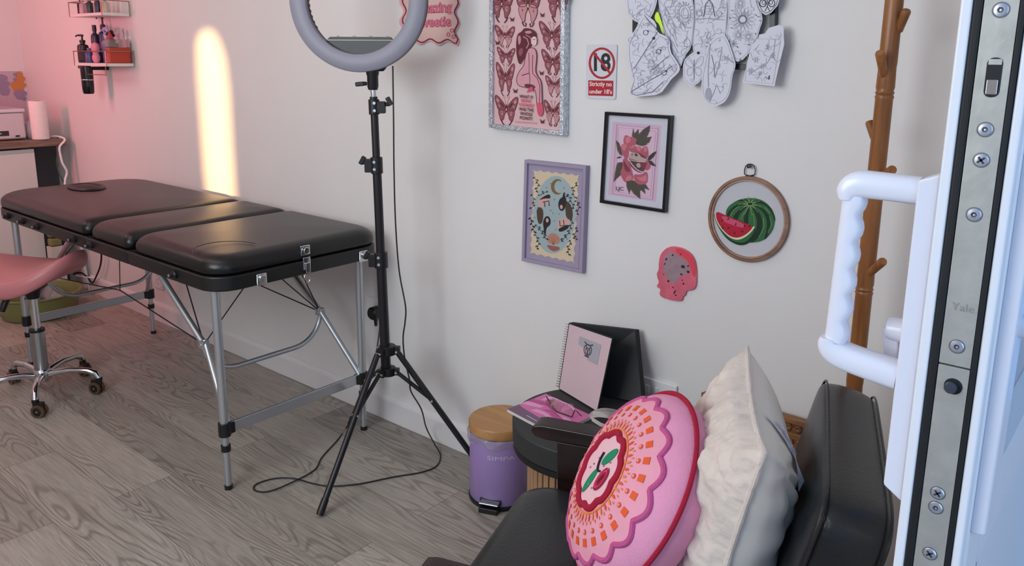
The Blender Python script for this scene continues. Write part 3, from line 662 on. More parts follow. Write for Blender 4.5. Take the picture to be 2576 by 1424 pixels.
# ================================================================ BAMBOO COAT RACK
BAM = wood('bamboo_brown', 'a56c3c', '7d4c28', 'Z', 4., .35)
rx_, ry_ = -.463, -.15
cr_ = thing('coat_rack', 'brown bamboo coat rack with angled pegs in the corner behind the door', 'coat rack', (rx_, ry_, 0))
prof = [(.0175, .02), (.0175, .55)]
for zz in (.60, .86, 1.26): prof += [(.0165, zz-.012), (.0180, zz-.008), (.0158, zz-.004), (.0180, zz), (.0158, zz+.004), (.0175, zz+.010), (.0165, zz+.05), (.0172, zz+.056)]
prof += [(.0165, 1.74), (.012, 1.75), (.0001, 1.752)]
MB().lathe(prof, (rx_, ry_, 0), n=24).build('pole', BAM, cr_, angle=50)
def peg(px0, py0, px1, py1, dy):
    a = onY(px0, py0, ry_-.002); b = onY(px1, py1, ry_+dy)
    d = (b-a).normalized()
    MB().tube([a-d*.004, b-d*.003, b], [.0082, .0088, .0075], 14).build('peg', BAM, cr_)
peg(2262, 72, 2281, 26, -.02); peg(2226, 200, 2213, 132, -.05); peg(2202, 352, 2187, 306, .01); peg(2218, 445, 2246, 426, -.045); peg(2184, 690, 2222, 657, -.045)
for k in range(4):
    a = PI/4+k*PI/2; d = Vector((math.cos(a), math.sin(a), 0))
    L_ = .19 if d.y < 0 else .145
    MB().tube([Vector((rx_, ry_, .05))+d*.012, Vector((rx_, ry_, .035))+d*L_*.7, Vector((rx_, ry_, .012))+d*L_], .012, 12).build('foot', BAM, cr_)
# carved wooden panel against the wall
CAR = wood('carved_wood', '9a6a44', '6a4328', 'X', 5., .55)
q0 = onY(1764, 1040, -.05); q1 = onY(2100, 1083, -.05)
cpn = thing('carved_panel', 'carved brown wooden panel propped on the wall behind the chair', 'wooden panel', ((q0.x+q1.x)/2, -.05, 0))
zt2 = onY(1990, 1051, -.05).z; xa, xb = q0.x, q1.x
MB().box((xa, -.05, 0), (xb, -.03, zt2)).build('board', CAR, cpn, bevel=.004)
m = MB(); m.box((xa, -.056, zt2-.012), (xb, -.05, zt2)).box((xa, -.056, zt2-.04), (xb, -.05, zt2-.034))
n_ = 14
for k in range(n_):
    x = xa+(k+.5)*(xb-xa)/n_
    for zc in (zt2-.023, zt2-.06, zt2-.10, zt2-.14):
        m.lathe([(.0115, 0), (.009, .004), (.005, .005), (.0001, .003)], (x+(.006 if zc < zt2-.05 else 0), -.05, zc), (0, -1, 0), 8)
m.build('carved_relief', CAR, cpn, smooth=False)
# ================================================================ PEDAL BIN
bn = Vector((-1.465, -.135, 0)); R_ = .094
pb = thing('pedal_bin', 'lilac pedal bin with a round bamboo lid beside the black side table', 'bin', bn)
LIL = mat('lilac_enamel', '9a80b6', .45, bump=.05)
MB().lathe([(R_-.004, .010), (R_, .016), (R_, .218), (R_-.003, .222), (.0001, .222)], bn, n=56).build('body', LIL, pb)
MB().lathe([(R_+.001, 0), (R_+.003, .003), (R_+.003, .012), (R_, .014), (.0001, .014)], bn, n=56).build('base_ring', BLACKP, pb)
BL = wood('bamboo_lid', 'c0905a', 'a87544', 'X', 3., .4)
MB().lathe([(.0001, .226), (R_+.001, .226), (R_+.003, .230), (R_+.003, .252), (R_, .256), (.0001, .2565)], bn, n=56).build('lid', BL, pb)
m = MB(); rings = []
for h, rr in ((.226, R_+.002), (.219, R_+.008), (.208, R_+.006), (.200, R_+.004)):
    rings.append(m.vs([bn+Vector(((rr+.004*math.sin(9*a+h*300)*math.sin(4*a))*math.cos(a), (rr+.004*math.sin(9*a+h*300)*math.sin(4*a))*math.sin(a), h+.006*math.sin(7*a)*(1 if h < .22 else 0))) for a in [2*PI*k/90 for k in range(90)]]))
for a_, b_ in zip(rings, rings[1:]):
    for j in range(90): m.face([a_+j, a_+(j+1) % 90, b_+(j+1) % 90, b_+j])
m.build('bin_liner', mat('liner_film', 'e8e6ea', .3, trans=.7, alpha=.55), pb)
fd = math.atan2(CAM.y-bn.y, CAM.x-bn.x)     # the pedal side looks into the room
fdv = math.radians(-68); F = Vector((math.cos(fdv), math.sin(fdv), 0)); S_ = Vector((-F.y, F.x, 0))
def cyl_text(mb, txt, size, z, r, ang, width=None, bold=0.):
    vs, fs = text_pts(txt, size, bold)
    if width:
        x0 = min(v.x for v in vs); x1 = max(v.x for v in vs); k = width/(x1-x0)
        for v in vs: v.x = (v.x-(x0+x1)/2)*k
    i = mb.vs([bn+Vector((r*math.cos(ang+v.x/r), r*math.sin(ang+v.x/r), z+v.y)) for v in vs])
    for f in fs: mb.face([i+k for k in f])
m = MB(); cyl_text(m, 'SIMPA', .019, .170, R_+.0006, math.radians(-48), .085); m.build('embossed_lettering', mat('lilac_letter', 'cfc0e2', .15), pb, smooth=False, recalc=False)
pd = MB(); c0 = bn+F*(R_-.004)
RM = Matrix((F, S_, Vector((0, 0, 1)))).transposed()
pd.box((0, -.030, .0), (.026, .030, .017), RM, c0).build('pedal', BLACKP, pb, bevel=.003)
MB().box((-.004, -.030, .026), (.022, .030, .031), RM, c0).build('pedal_plate', CHROME, pb, bevel=.002)
m = MB(); m.box((-.004, -.033, .020), (.0055, .033, .036), RM, c0).build('pedal_slot', BLACKP, pb, bevel=.002)
# ================================================================ SLATTED SIDE TABLE
T0 = Vector((-1.062, -.252, 0)); ZT = .42
sd = thing('side_table', 'round black-topped side table with a slatted wooden drum', 'side table', T0)
TOPM = mat('matt_black_top', '2c2d2e', .55)
MB().lathe([(.0001, ZT-.056), (.195, ZT-.056), (.199, ZT-.053), (.2, ZT-.003), (.197, ZT), (.0001, ZT)], T0, n=72).build('top', TOPM, sd)
MB().lathe([(.0001, ZT-.075), (.188, ZT-.075), (.197, ZT-.072), (.197, ZT-.0562), (.0001, ZT-.056)], T0, n=72).build('under_top', mat('black_edge', '0c0c0d', .5), sd)
MB().lathe([(.148, .02), (.148, ZT-.076)], T0, n=48).build('drum_core', mat('dark_brown_core', '2a1712', .7), sd)
MB().lathe([(.0001, 0), (.165, 0), (.165, .02), (.0001, .02)], T0, n=48).build('base', TOPM, sd)
OAK = wood('pale_slat_oak', 'b08a68', '967254', 'Z', 5., .5)
for k in range(48):
    a = 2*PI*k/48; d = Vector((math.cos(a), math.sin(a), 0)); s9 = Vector((-d.y, d.x, 0))
    MB().box((.148, -.0088, .0205), (.160, .0088, ZT-.0765), Matrix((d, s9, Vector((0, 0, 1)))).transposed(), T0).build('slat', OAK, sd, bevel=.002, seg=1)
# spiral notebook, standing half open
nb = thing('spiral_notebook', 'spiral-bound notebook standing half open on the side table', 'notebook', (-1.15, -.15, ZT))
B0 = Vector((-1.236, -.155, ZT+.002)); T0n = onY(1431, 812, -.115)
B1 = Vector((-1.068, -.212, ZT+.002)); T1 = onY(1542, 850, -.165)
B2 = Vector((-1.010, -.085, ZT+.002)); T2 = onY(1598, 831, -.035)
fo = (B1-B0).cross(T0n-B0).normalized()
if fo.y > 0: fo = -fo
BK = mat('notebook_black', '121214', .55)
MB().prism([B0, B2, T2, T0n], Vector((.004, .014, 0))).build('black_pages', BK, nb, smooth=False, bevel=.001)
MB().prism([B0, B1, T1, T0n], -fo*.002).build('front_cover', BK, nb, smooth=False)
def onq(u, v, k=0): return B0.lerp(B1, u).lerp(T0n.lerp(T1, u), v)+fo*(.0006+.0010*k)
m = MB(); m.use(mat('pale_pink_card', 'cfb4ba', .7, noise=.06, nscale=400)); m.flat([onq(.02, .01), onq(.985, .015), onq(.985, .985), onq(.02, .985)])
m.use(mat('card_grey', 'a8a6ae', .6)); m.flat([onq(.30, .60, 1), onq(.80, .58, 1), onq(.80, .86, 1), onq(.30, .87, 1)])
INK = mat('ink_dark', '4a3c44', .6)
def qline(pts, w):
    m.use(INK); n = len(pts); L = []; R = []
    for i, p in enumerate(pts):
        a = pts[max(i-1, 0)]; b = pts[min(i+1, n-1)]; dx, dy = b[0]-a[0], b[1]-a[1]; l = math.hypot(dx, dy) or 1
        L.append(onq(p[0]-dy/l*w, p[1]+dx/l*w, 2)); R.append(onq(p[0]+dy/l*w, p[1]-dx/l*w, 2))
    i = m.vs(L+R)
    for k in range(n-1): m.face([i+k, i+k+1, i+n+k+1, i+n+k])
cxn, cyn = .54, .725
qline([(cxn+.085*math.cos(t), cyn+.075*math.sin(t)) for t in [2*PI*k/24 for k in range(25)]], .006)
qline([(cxn+.05*math.cos(t), cyn-.015+.045*math.sin(t)) for t in [2*PI*k/18 for k in range(19)]], .005)
qline([(cxn-.1, cyn+.095), (cxn-.03, cyn+.07), (cxn+.03, cyn+.07), (cxn+.1, cyn+.095)], .008)
qline([(cxn-.05, cyn+.05), (cxn, cyn-.02), (cxn+.05, cyn+.05)], .006); qline([(cxn-.05, cyn-.09), (cxn+.05, cyn-.09)], .008); qline([(cxn, cyn-.02), (cxn, cyn-.06)], .01)
m.build('pink_cover_sheet', None, nb, smooth=False, recalc=False)
for k in range(26):
    p = B0.lerp(T0n, .03+.94*k/25); d = (T0n-B0).normalized(); o1 = (-(B1-B0).normalized()*.6+fo*.2).normalized(); o2 = d.cross(o1)
    MB().tube([p+o1*.004+(o1*math.cos(t)+o2*math.sin(t))*.0055+d*.0008*math.sin(t) for t in [2*PI*q/12 for q in range(12)]], .0009, 5, closed=True).build('spiral_ring', CHROME, nb)
# magazine
mg = thing('magazine', 'glossy pink magazine lying on the side table edge', 'magazine', (-1.15, -.3, ZT))
zm = ZT+.0005
A_, B_, C_, D_ = onZ(1276, 1029, ZT+.009), onZ(1373, 990, ZT+.009), onZ(1490, 1046, ZT+.009), onZ(1440, 1098, ZT+.009)
D_ = A_+(C_-B_)
m = MB(); m.hexa([Vector((p.x, p.y, zm)) for p in (A_, D_, C_, B_)], [Vector((p.x, p.y, zm+.0075)) for p in (A_, D_, C_, B_)]); m.build('pages', mat('page_edges', 'd8d2cc', .6), mg, smooth=False)
m = MB(); zc = zm+.008
def mq(u, v, k=0): p = A_.lerp(B_, v).lerp(D_.lerp(C_, v), u); return Vector((p.x, p.y, zc+k*.0003))
m.use(mat('mag_pink', 'd86aa8', .18)); m.flat([mq(0, 0), mq(1, 0), mq(1, 1), mq(0, 1)])
m.use(mat('mag_purple', '6a4566', .18)); m.flat([mq(0, 0, 1), mq(1, 0, 1), mq(1, .17, 1), mq(.5, .22, 1), mq(.1, .26, 1), mq(0, .30, 1)])
m.use(mat('mag_light', 'ee9cc8', .18))
for pl_ in ([(0, .35), (.12, .4), (.3, .5), (.3, .6), (.1, .55), (0, .5)], [(.25, .3), (.5, .35), (.7, .3), (.72, .38), (.45, .45), (.3, .42)], [(.1, .75), (.3, .8), (.28, .9), (.1, .95)], [(.55, .5), (.8, .45), (.95, .55), (.8, .62), (.6, .6)]): m.flat([mq(*p, 1) for p in pl_])
m.use(mat('mag_deep', 'c03888', .18))
for pl_ in ([(0, .55), (.15, .6), (.3, .66), (.45, .62), (.5, .7), (.3, .76), (.1, .7), (0, .65)], [(.35, .48), (.5, .5), (.6, .44), (.75, .42), (.8, .5), (.62, .56), (.45, .58)], [(.5, .24), (.75, .22), (.9, .30), (.72, .34)], [(.7, .1), (.9, .2), (.97, .4), (.9, .5), (.85, .3)]): m.flat([mq(*p, 2) for p in pl_])
m.use(mat('mag_rose', 'b04a6a', .18)); m.flat([mq(.30+.13*math.cos(t), .82+.09*math.sin(t), 3) for t in [2*PI*k/16 for k in range(16)]])
m.use(mat('mag_ochre', 'a87058', .18)); m.flat([mq(.36+.05*math.cos(t), .80+.05*math.sin(t), 4) for t in [2*PI*k/12 for k in range(12)]])
m.use(mat('mag_white', 'e8dcec', .2)); m.flat([mq(.35, .09, 3), mq(.9, .07, 3), mq(.9, .085, 3), mq(.35, .105, 3)])
m.build('cover', None, mg, smooth=False, recalc=False)
# spectacles on the magazine
gl = thing('spectacles', 'dark-framed spectacles lying folded on the pink magazine', 'glasses', (-1.1, -.29, ZT+.01))
DK = mat('spectacle_frame', '3a0e1e', .25)
zg = zc+.003
tp = bez([onZ(x, y, zg+h) for x, y, h in ((1375, 998, .008), (1382, 1010, .004), (1391, 1026, .001), (1402, 1036, .001), (1418, 1042, .001), (1436, 1048, .001), (1440, 1046, .003), (1446, 1032, .010))])
MB().tube(tp, .0016, 8).build('temple', DK, gl)
tp = bez([onZ(x, y, zg+h) for x, y, h in ((1450, 1034, .010), (1456, 1040, .006), (1463, 1047, .001))])
MB().tube(tp, .0013, 8).build('temple_tip', DK, gl)
tp = bez([onZ(x, y, zg+h) for x, y, h in ((1376, 1000, .007), (1395, 1002, .010), (1415, 1011, .011), (1430, 1018, .011), (1446, 1032, .010))])
MB().tube(tp, .0012, 8).build('browline', mat('clear_frame', 'e6c8dc', .15), gl)
for cx, cy in ((1400, 1020), (1428, 1030)):
    c = onZ(cx, cy, zg+.004)
    MB().lathe([(.0001, 0), (.021, .001), (.0215, .002), (.0001, .0022)], c, (.2, -.35, .9), 24, sx=.9, sy=.7).build('lens', mat('lens_glass', 'f4d0e0', .05, trans=.9, alpha=.35), gl)
# bundle of white straps and red patterned strap
ws = MB()
for k, (p_, w) in enumerate(([(1482, 1044), (1500, 1034), (1530, 1030), (1560, 1034)], .004), ) if False else []: pass
for pts in ([(1482, 1046, .012), (1496, 1036, .026), (1520, 1031, .034), (1552, 1036, .024), (1575, 1045, .008)], [(1484, 1050, .01), (1502, 1045, .022), (1530, 1048, .03), (1560, 1058, .014)], [(1488, 1054, .006), (1500, 1062, .008), (1515, 1070, .006), (1540, 1076, .006)],
            [(1490, 1040, .02), (1515, 1040, .03), (1545, 1043, .026), (1565, 1052, .01)]):
    c = bez([onZ(x, y, ZT+h) for x, y, h in pts]); n = len(c); wv = Vector((.15, -.25, .95))*.006
    i = ws.vs([p+wv for p in c]+[p-wv for p in c]+[p-wv+Vector((.0012, .0012, 0)) for p in c]+[p+wv+Vector((.0012, .0012, 0)) for p in c])
    for k in range(n-1):
        for a, b in ((0, 1), (1, 2), (2, 3), (3, 0)): ws.face([i+a*n+k, i+a*n+k+1, i+b*n+k+1, i+b*n+k])
tag(ws.build('white_straps', mat('cream_strap', 'ddd2cc', .6)), 'coiled cream white straps on the side table beside the pink magazine', 'straps')
# ================================================================ ARMCHAIR
CO = Vector((-.605, -.6985, 0)); CR = math.atan2(-.945, .326)
ch = thing('armchair', 'black leather armchair with dark wooden arms facing the table', 'armchair', CO, CR)
DW = wood('dark_walnut', '2e1a18', '1c0f0f', 'Y', 5., .3)
CHL = mat('chair_leather', '191b1d', .34, bump=.3, bscale=140.)
CRM = WM[ch.name]
def L_(x, y, z): return CRM@Vector((x, y, z))
# seat cushion
m = MB(); ol = rrect(-.245, .245, -.345, .25, .06); pad(m, ol, .315, .425, crown=.018, edge=.045)
m.build('seat_cushion', CHL, ch, local=True, angle=80)
MB().box((-.25, -.29, .27), (.25, .30, .312)).build('seat_frame', DW, ch, local=True, bevel=.004)
# backrest: a thick rounded slab leaning back
BT = math.radians(13)
def slab(m, w, h, t, r, e, fn, taper=0):
    N = 40; QE = 9.
    out = []
    for k in range(N*4):
        a = 2*PI*k/(N*4); c, s = math.cos(a), math.sin(a); q = QE; f = (abs(c)**q+abs(s)**q)**(-1/q); out.append((c*f, s*f))
    n = len(out); rings = []
    for k in range(9):
        ph = -PI/2+PI*k/8; ins = e*(1-math.cos(ph)); rings.append(m.vs([fn(x*(w-ins)*(1-taper*(y > 0)*y*y), y*(h-ins), t*math.sin(ph)) for x, y in out]))
    for sg, rg in ((-1, rings[0]), (1, rings[-1])):
        pr = rg
        for s_ in (.8, .5, .2):
            q_ = m.vs([fn(x*(w-e)*s_*(1-taper*(y > 0)*y*y*s_*s_), y*(h-e)*s_, sg*(t+.010*(1-s_*s_))) for x, y in out])
            for j in range(n): m.face([pr+j, pr+(j+1) % n, q_+(j+1) % n, q_+j])
            pr = q_
        m.face([pr+j for j in range(n)])
    for a_, b_ in zip(rings, rings[1:]):
        for j in range(n): m.face([a_+j, a_+(j+1) % n, b_+(j+1) % n, b_+j])
def backf(x, y, t):
    # y up the slab, t towards the rear
    return Vector((x, .252+y*math.sin(BT)+t*math.cos(BT)+.0, .575+y*math.cos(BT)-t*math.sin(BT)))
m = MB(); slab(m, .247, .175, .048, .05, .012, backf)
bkr = m.build('backrest', CHL, ch, local=True, angle=75)
# piping round the two edges and stitching
for tt in (-.042, .042):
    pts = []
    for k in range(96):
        a = 2*PI*k/96; c, s = math.cos(a), math.sin(a); f = (abs(c)**9+abs(s)**9)**(-1/9)
        pts.append(backf(c*f*.246, s*f*.174, tt))
    MB().tube(pts, .0022, 6, closed=True).build('piping', CHL, bkr, local=True)
# arms, posts, legs
for sx in (-1, 1):
    x0, x1 = (.243, .293) if sx < 0 else (.256, .308); X0, X1 = (sx*x0, sx*x1) if sx > 0 else (-x1, -x0)
    m = MB(); prof = [(-.335, .528), (-.328, .541), (-.31, .545), (.1, .540), (.33, .532), (.335, .522), (.33, .512), (.1, .512), (-.30, .512), (-.325, .516)]
    i = m.vs([(X0, y, z) for y, z in prof]); j = m.vs([(X1, y, z) for y, z in prof]); n = len(prof)
    for k in range(n): m.face([i+k, i+(k+1) % n, j+(k+1) % n, j+k])
    m.face([i+k for k in range(n)][::-1]); m.face([j+k for k in range(n)])
    m.build('arm', DW, ch, local=True, bevel=.004)
    xc = (X0+X1)/2
    m = MB(); m.hexa([(xc-.014, -.262, 0), (xc+.014, -.262, 0), (xc+.014, -.236, 0), (xc-.014, -.236, 0)], [(xc-.022, -.275, .512), (xc+.022, -.275, .512), (xc+.022, -.192, .512), (xc-.022, -.192, .512)])
    m.build('front_leg', DW, ch, local=True, bevel=.003)
    m = MB(); m.hexa([(xc-.014, .34, 0), (xc+.014, .34, 0), (xc+.014, .37, 0), (xc-.014, .37, 0)], [(xc-.018, .22, .512), (xc+.018, .22, .512), (xc+.018, .265, .512), (xc-.018, .265, .512)])
    m.build('rear_leg', DW, ch, local=True, bevel=.003)
    MB().box((xc-.012, -.21, .30), (xc+.012, .26, .345)).build('side_rail', DW, ch, local=True, bevel=.003)
MB().box((-.25, .225, .39), (.25, .25, .43)).build('rear_rail', DW, ch, local=True, bevel=.003)
# red patterned strap peeping out behind the arm
ra0 = onY(1449, 1118, -.51); rr = [onY(x, y, -.50) for x, y in ((1450, 1117), (1495, 1127), (1492, 1146), (1451, 1139))]
m = MB(); m.prism(rr, Vector((.0, .004, 0))); tag(m.build('red_strap', mat('red_strap', 'e0474a', .6, noise=.35, nscale=90), smooth=False), 'short red patterned fabric strap showing under the far chair arm', 'strap')
# ================================================================ CREAM PILLOW
FUR = mat('cream_fur', 'e2d4c8', .9, noise=.10, nscale=14., bump=1., bscale=90., sheen=.6)
SAT = mat('cream_satin', 'f0ebe2', .55, noise=.03, nscale=5.)
pw = thing('furry_pillow', 'square cream pillow with furry front leaning on the backrest', 'pillow', L_(-.01, .095, .44))
PT = math.radians(11)
def pil(x, y, t):    # local chair frame: x lateral, y up, t towards the rear
    return L_(-.005+x, .100+.14*x+y*math.sin(PT)+t*math.cos(PT), .608+y*math.cos(PT)-t*math.sin(PT))
def ploc(u, v, side, wob=True):
    au, av = abs(u), abs(v); k = (1-.10*(1-au**2)*0-.0)
    # sides pulled in between pointed corners
    X = u*.212*(1-.10*(1-v*v)); Y = v*.186*(1-.10*(1-u*u))
    h = (.070 if side < 0 else .088)*((1-u**4)*(1-v**4))**.55
    w = 0
    if side < 0: w = .0055*math.sin(9*u+5*v)*math.sin(7*v-3*u)+.004*math.sin(23*u+11*v)*math.sin(19*v-6*u)
    else: w = .0045*math.sin(14*math.atan2(v-.9, u-.9))*max(0, 1-math.hypot(u-.9, v-.9)/1.3)+.003*math.sin(16*(u*.4+v))*max(0, u)
    return pil(X, Y, side*(h*(1+(w/.06))))
g = MB().grid(lambda a, b: ploc(-1+2*a, -1+2*b, -1), 64, 64); fr = g.build('fur_front', FUR, pw, angle=180)
dt = bpy.data.textures.new('fur_lumps', 'CLOUDS'); dt.noise_scale = .028; dt.noise_depth = 3
s2 = fr.modifiers.new('sub', 'SUBSURF'); s2.levels = s2.render_levels = 1
dm = fr.modifiers.new('lumps', 'DISPLACE'); dm.texture = dt; dm.strength = -.017; dm.mid_level = .5; dm.texture_coords = 'LOCAL'
MB().grid(lambda a, b: ploc(-1+2*a, -1+2*b, 1), 56, 56).build('satin_back', SAT, pw, angle=180)
ed = [ploc(x, y, -1) for x, y in [(-1+2*k/24, 1) for k in range(24)]+[(1, 1-2*k/24) for k in range(24)]+[(1-2*k/24, -1) for k in range(24)]+[(-1, -1+2*k/24) for k in range(24)]]
MB().tube(ed, [.004+.002*((k*7) % 5)/5 for k in range(len(ed))], 8, closed=True).build('seam_edge', FUR, pw)
# care label
def lab(u, v, lift=0): 
    p = ploc(u, v, 1); q = ploc(u, v+.01, 1); r_ = ploc(u-.01, v, 1); n = (q-p).cross(r_-p).normalized()
    if n.dot(p-pil(0, 0, 0)) < 0: n = -n
    return p+n*(.002+lift)
m = MB(); m.use(mat('label_white', 'e6e6f0', .5))
a0 = [(.12, .955), (.24, .915), (.36, .865), (.47, .80), (.56, .72), (.62, .63)]; n = len(a0)
i = m.vs([lab(u+.035, min(v+.035, .985), .0012+.0006*k_) for k_, (u, v) in enumerate(a0)]+[lab(u-.035, v-.06, .0012+.0006*k_) for k_, (u, v) in enumerate(a0)])
for k in range(n-1): m.face([i+k, i+k+1, i+n+k+1, i+n+k])
m.use(mat('label_print', '8a86b4', .5))
for k in range(11):
    q_ = k/10; u = .15+.27*q_; v = .93-.11*q_; h = .016+.008*((k*5) % 3); l_ = .0024+.0016*q_; i = m.vs([lab(u, v+h, l_), lab(u+.013, v+h-.005, l_), lab(u+.013, v-h-.005, l_), lab(u, v-h, l_)]); m.face([i, i+1, i+2, i+3])
m.build('care_label', None, pw, smooth=False, recalc=False)
# ================================================================ ROUND PINK CUSHION
PKC = onZ(1606, 1230, .598)
PN = Vector((-.60, -.62, .51)).normalized(); PU = (Vector((0, 0, 1))-PN*PN.z).normalized(); PX = PU.cross(PN)   # PX right when looking at the face
pc = thing('round_cushion', 'round pink cushion embroidered with a cherry in front of the cream pillow', 'cushion', (PKC.x, PKC.y, .45))
CR_, CT = .172, .078
PINK = mat('pink_cotton', 'f4a2c4', .8, noise=.03, nscale=20., bump=.5, bscale=500.)
def dome(r): return CT*(1-min(r, 1)**3.2)**.55
def cu_p(r, a, side=1, lift=0.):
    puck = 1+.006*math.sin(22*a)*max(0, r-.55)
    rr = r*CR_*puck; h = side*(dome(r)+lift)
    return PKC+PX*rr*math.sin(a)+PU*rr*math.cos(a)+PN*h
def disc_side(side):
    m = MB(); n = 120; rs = [0.02, .1, .2, .3, .4, .5, .6, .68, .75, .81, .86, .9, .935, .96, .98, .992, 1.0]
    rings = [m.vs([cu_p(r, 2*PI*j/n, side) for j in range(n)]) for r in rs]
    for a_, b_ in zip(rings, rings[1:]):
        for j in range(n): m.face([a_+j, a_+(j+1) % n, b_+(j+1) % n, b_+j])
    m.face([rings[0]+j for j in range(n)]); return m
m = disc_side(1); n0 = len(m.v); m2 = disc_side(-1); o_ = m.vs(m2.v)
for f in m2.f: m.face([o_+k for k in f])
m.build('cover', PINK, pc, weld=True, angle=180)
# embroidery
e = MB(); CRIM = mat('crimson_wool', 'b01238', .9, bump=.8, bscale=600); ROSE = mat('rose_wool', 'cf5a94', .9, bump=.8, bscale=600)
ORG = mat('orange_thread', 'ee5a22', .7); LORG = mat('light_orange_thread', 'f08a4a', .7); LPK = mat('pale_pink_patch', 'f0bfc8', .8); GRN = mat('green_felt', '0f8a5c', .8); DBL = mat('dark_wool', '241028', .8); SALM = mat('salmon_cotton', 'f0a2b4', .8, noise=.03)
def tuft(fr_, w, h, m_, n=260, turns=1.):
    """raised wool cord following r = fr_(angle)"""
    pts = [cu_p(fr_(2*PI*k/n), 2*PI*k/n, 1, h*.4) for k in range(n)]
    x = MB().tube(pts, w, 8, closed=True); return x
sc_r = lambda a, n_, base, amp: base+amp*abs(math.sin(n_*a/2))
def area(fn_r, m_, lift, r0=0.):
    m = MB(); n = 160; rings = []
    for q in (1., .85, .7, .5, .3, .1): rings.append(m.vs([cu_p(max(fn_r(2*PI*j/n)*q, .002), 2*PI*j/n, 1, lift) for j in range(n)]))
    for a_, b_ in zip(rings, rings[1:]):
        for j in range(n): m.face([a_+j, a_+(j+1) % n, b_+(j+1) % n, b_+j])
    m.face([rings[-1]+j for j in range(n)]); return m
area(lambda a: sc_r(a, 16, .80, .05), None, .0008).build('salmon_field', SALM, pc, recalc=False)
x = MB().tube([cu_p(sc_r(2*PI*k/280, 16, .80, .058), 2*PI*k/280, 1, -.001) for k in range(280)], .0052, 8, closed=True); x.build('rose_scallop', ROSE, pc)
x = MB().tube([PKC+(PX*math.sin(2*PI*k/200+2.6)+PU*math.cos(2*PI*k/200+2.6))*(CR_+.002)+PN*.012 for k in range(197)], .0042, 8); x.build('crimson_piping', CRIM, pc)
x = MB().tube([cu_p(.36+.035*abs(math.sin(4.5*2*PI*k/180)), 2*PI*k/180, 1, .002) for k in range(180)], .0062, 8, closed=True); x.build('crimson_ring', CRIM, pc)
area(lambda a: .36, None, .0016).build('pale_centre', LPK, pc, recalc=False)
def patch(m, r, a, dr, da, lift=.0022, shape='sq'):
    if shape == 'sq': pts = [(-1, -1), (1, -1), (1, 1), (-1, 1)]
    elif shape == 'leaf': pts = [(-1, 0), (-.5, .7), (0, 1), (.5, .7), (1, 0), (.5, -.7), (0, -1), (-.5, -.7)]
    else: pts = [(math.cos(2*PI*k/12), math.sin(2*PI*k/12)) for k in range(12)]
    i = m.vs([cu_p(r+p[0]*dr, a+p[1]*da, 1, lift) for p in pts]); m.face([i+k for k in range(len(pts))])
m = MB()
for k in range(26):
    a = 2*PI*(k+.5)/26
    m.use(ORG); patch(m, .70, a, .034, .050, .0018)
    m.use(ORG); patch(m, .61, a, .025, .042, .0018, 'disc'); m.use(SALM); patch(m, .61, a, .012, .022, .0026, 'disc')
for k in range(44):
    a = 2*PI*k/44
    m.use(ORG if k % 2 else LORG); patch(m, .485, a, .045, .028, .0022, 'leaf')
    m.use(LORG); patch(m, .535, a+PI/44, .022, .016, .002, 'leaf')
m.use(LORG); n = 120; i = m.vs([cu_p(.43, 2*PI*j/n, 1, .002) for j in range(n)]); j_ = m.vs([cu_p(.45, 2*PI*j/n, 1, .002) for j in range(n)])
for j in range(n): m.face([i+j, i+(j+1) % n, j_+(j+1) % n, j_+j])
m.build('orange_stitching', None, pc, smooth=False, recalc=False)
def cxy(x, y, lift=.0028): return cu_p(math.hypot(x, y), math.atan2(x, y), 1, lift)
def blobxy(m, cx, cy, rx, ry, rot, lift=.0028, n=20, pw_=1.):
    c, s = math.cos(rot), math.sin(rot); i = m.vs([cxy(cx+rx*math.cos(t)*c-ry*math.sin(t)*s, cy+rx*math.cos(t)*s+ry*math.sin(t)*c, lift) for t in [2*PI*k/n for k in range(n)]]); m.face([i+k for k in range(n)])
m = MB(); m.use(GRN); blobxy(m, .04, .17, .14, .06, 1.05); blobxy(m, -.05, -.17, .15, .055, 1.45)
m.build('green_leaves', None, pc, smooth=False, recalc=False)
m = MB(); m.use(CRIM); blobxy(m, .15, -.03, .14, .085, 1.35, .003)
m.use(mat('magenta_wool', 'd83a72', .9)); 
i = m.vs([cxy(.15+.115*math.cos(t)*math.cos(1.35)-.062*math.sin(t)*math.sin(1.35), -.03+.115*math.cos(t)*math.sin(1.35)+.062*math.sin(t)*math.cos(1.35), .0036) for t in [2*PI*k/24 for k in range(24)]]); m.face(range(i, i+24))
m.use(CRIM); blobxy(m, .15, -.03, .09, .045, 1.35, .0042); m.use(mat('deep_crimson', '5a0820', .9)); blobxy(m, .155, -.03, .06, .014, 1.35, .0048)
m.build('red_cherry', None, pc, smooth=False, recalc=False)
x = MB().tube([cxy(*p, .004) for p in smooth2([(-.10, .14), (-.09, .06), (-.05, .0), (.0, -.03), (.05, .0)], 2, False)], .0018, 6); x.build('dark_stem', DBL, pc)
m = MB(); m.use(mat('grey_bead', '9a8a86', .6))
for p in ((.12, .15), (.16, .10), (-.14, .05), (.04, .06), (-.17, -.04), (.08, -.18), (-.02, -.2), (-.2, -.1)): blobxy(m, *p, .016, .010, .8, .003, 8)
m.build('bead_dots', None, pc, smooth=False, recalc=False)
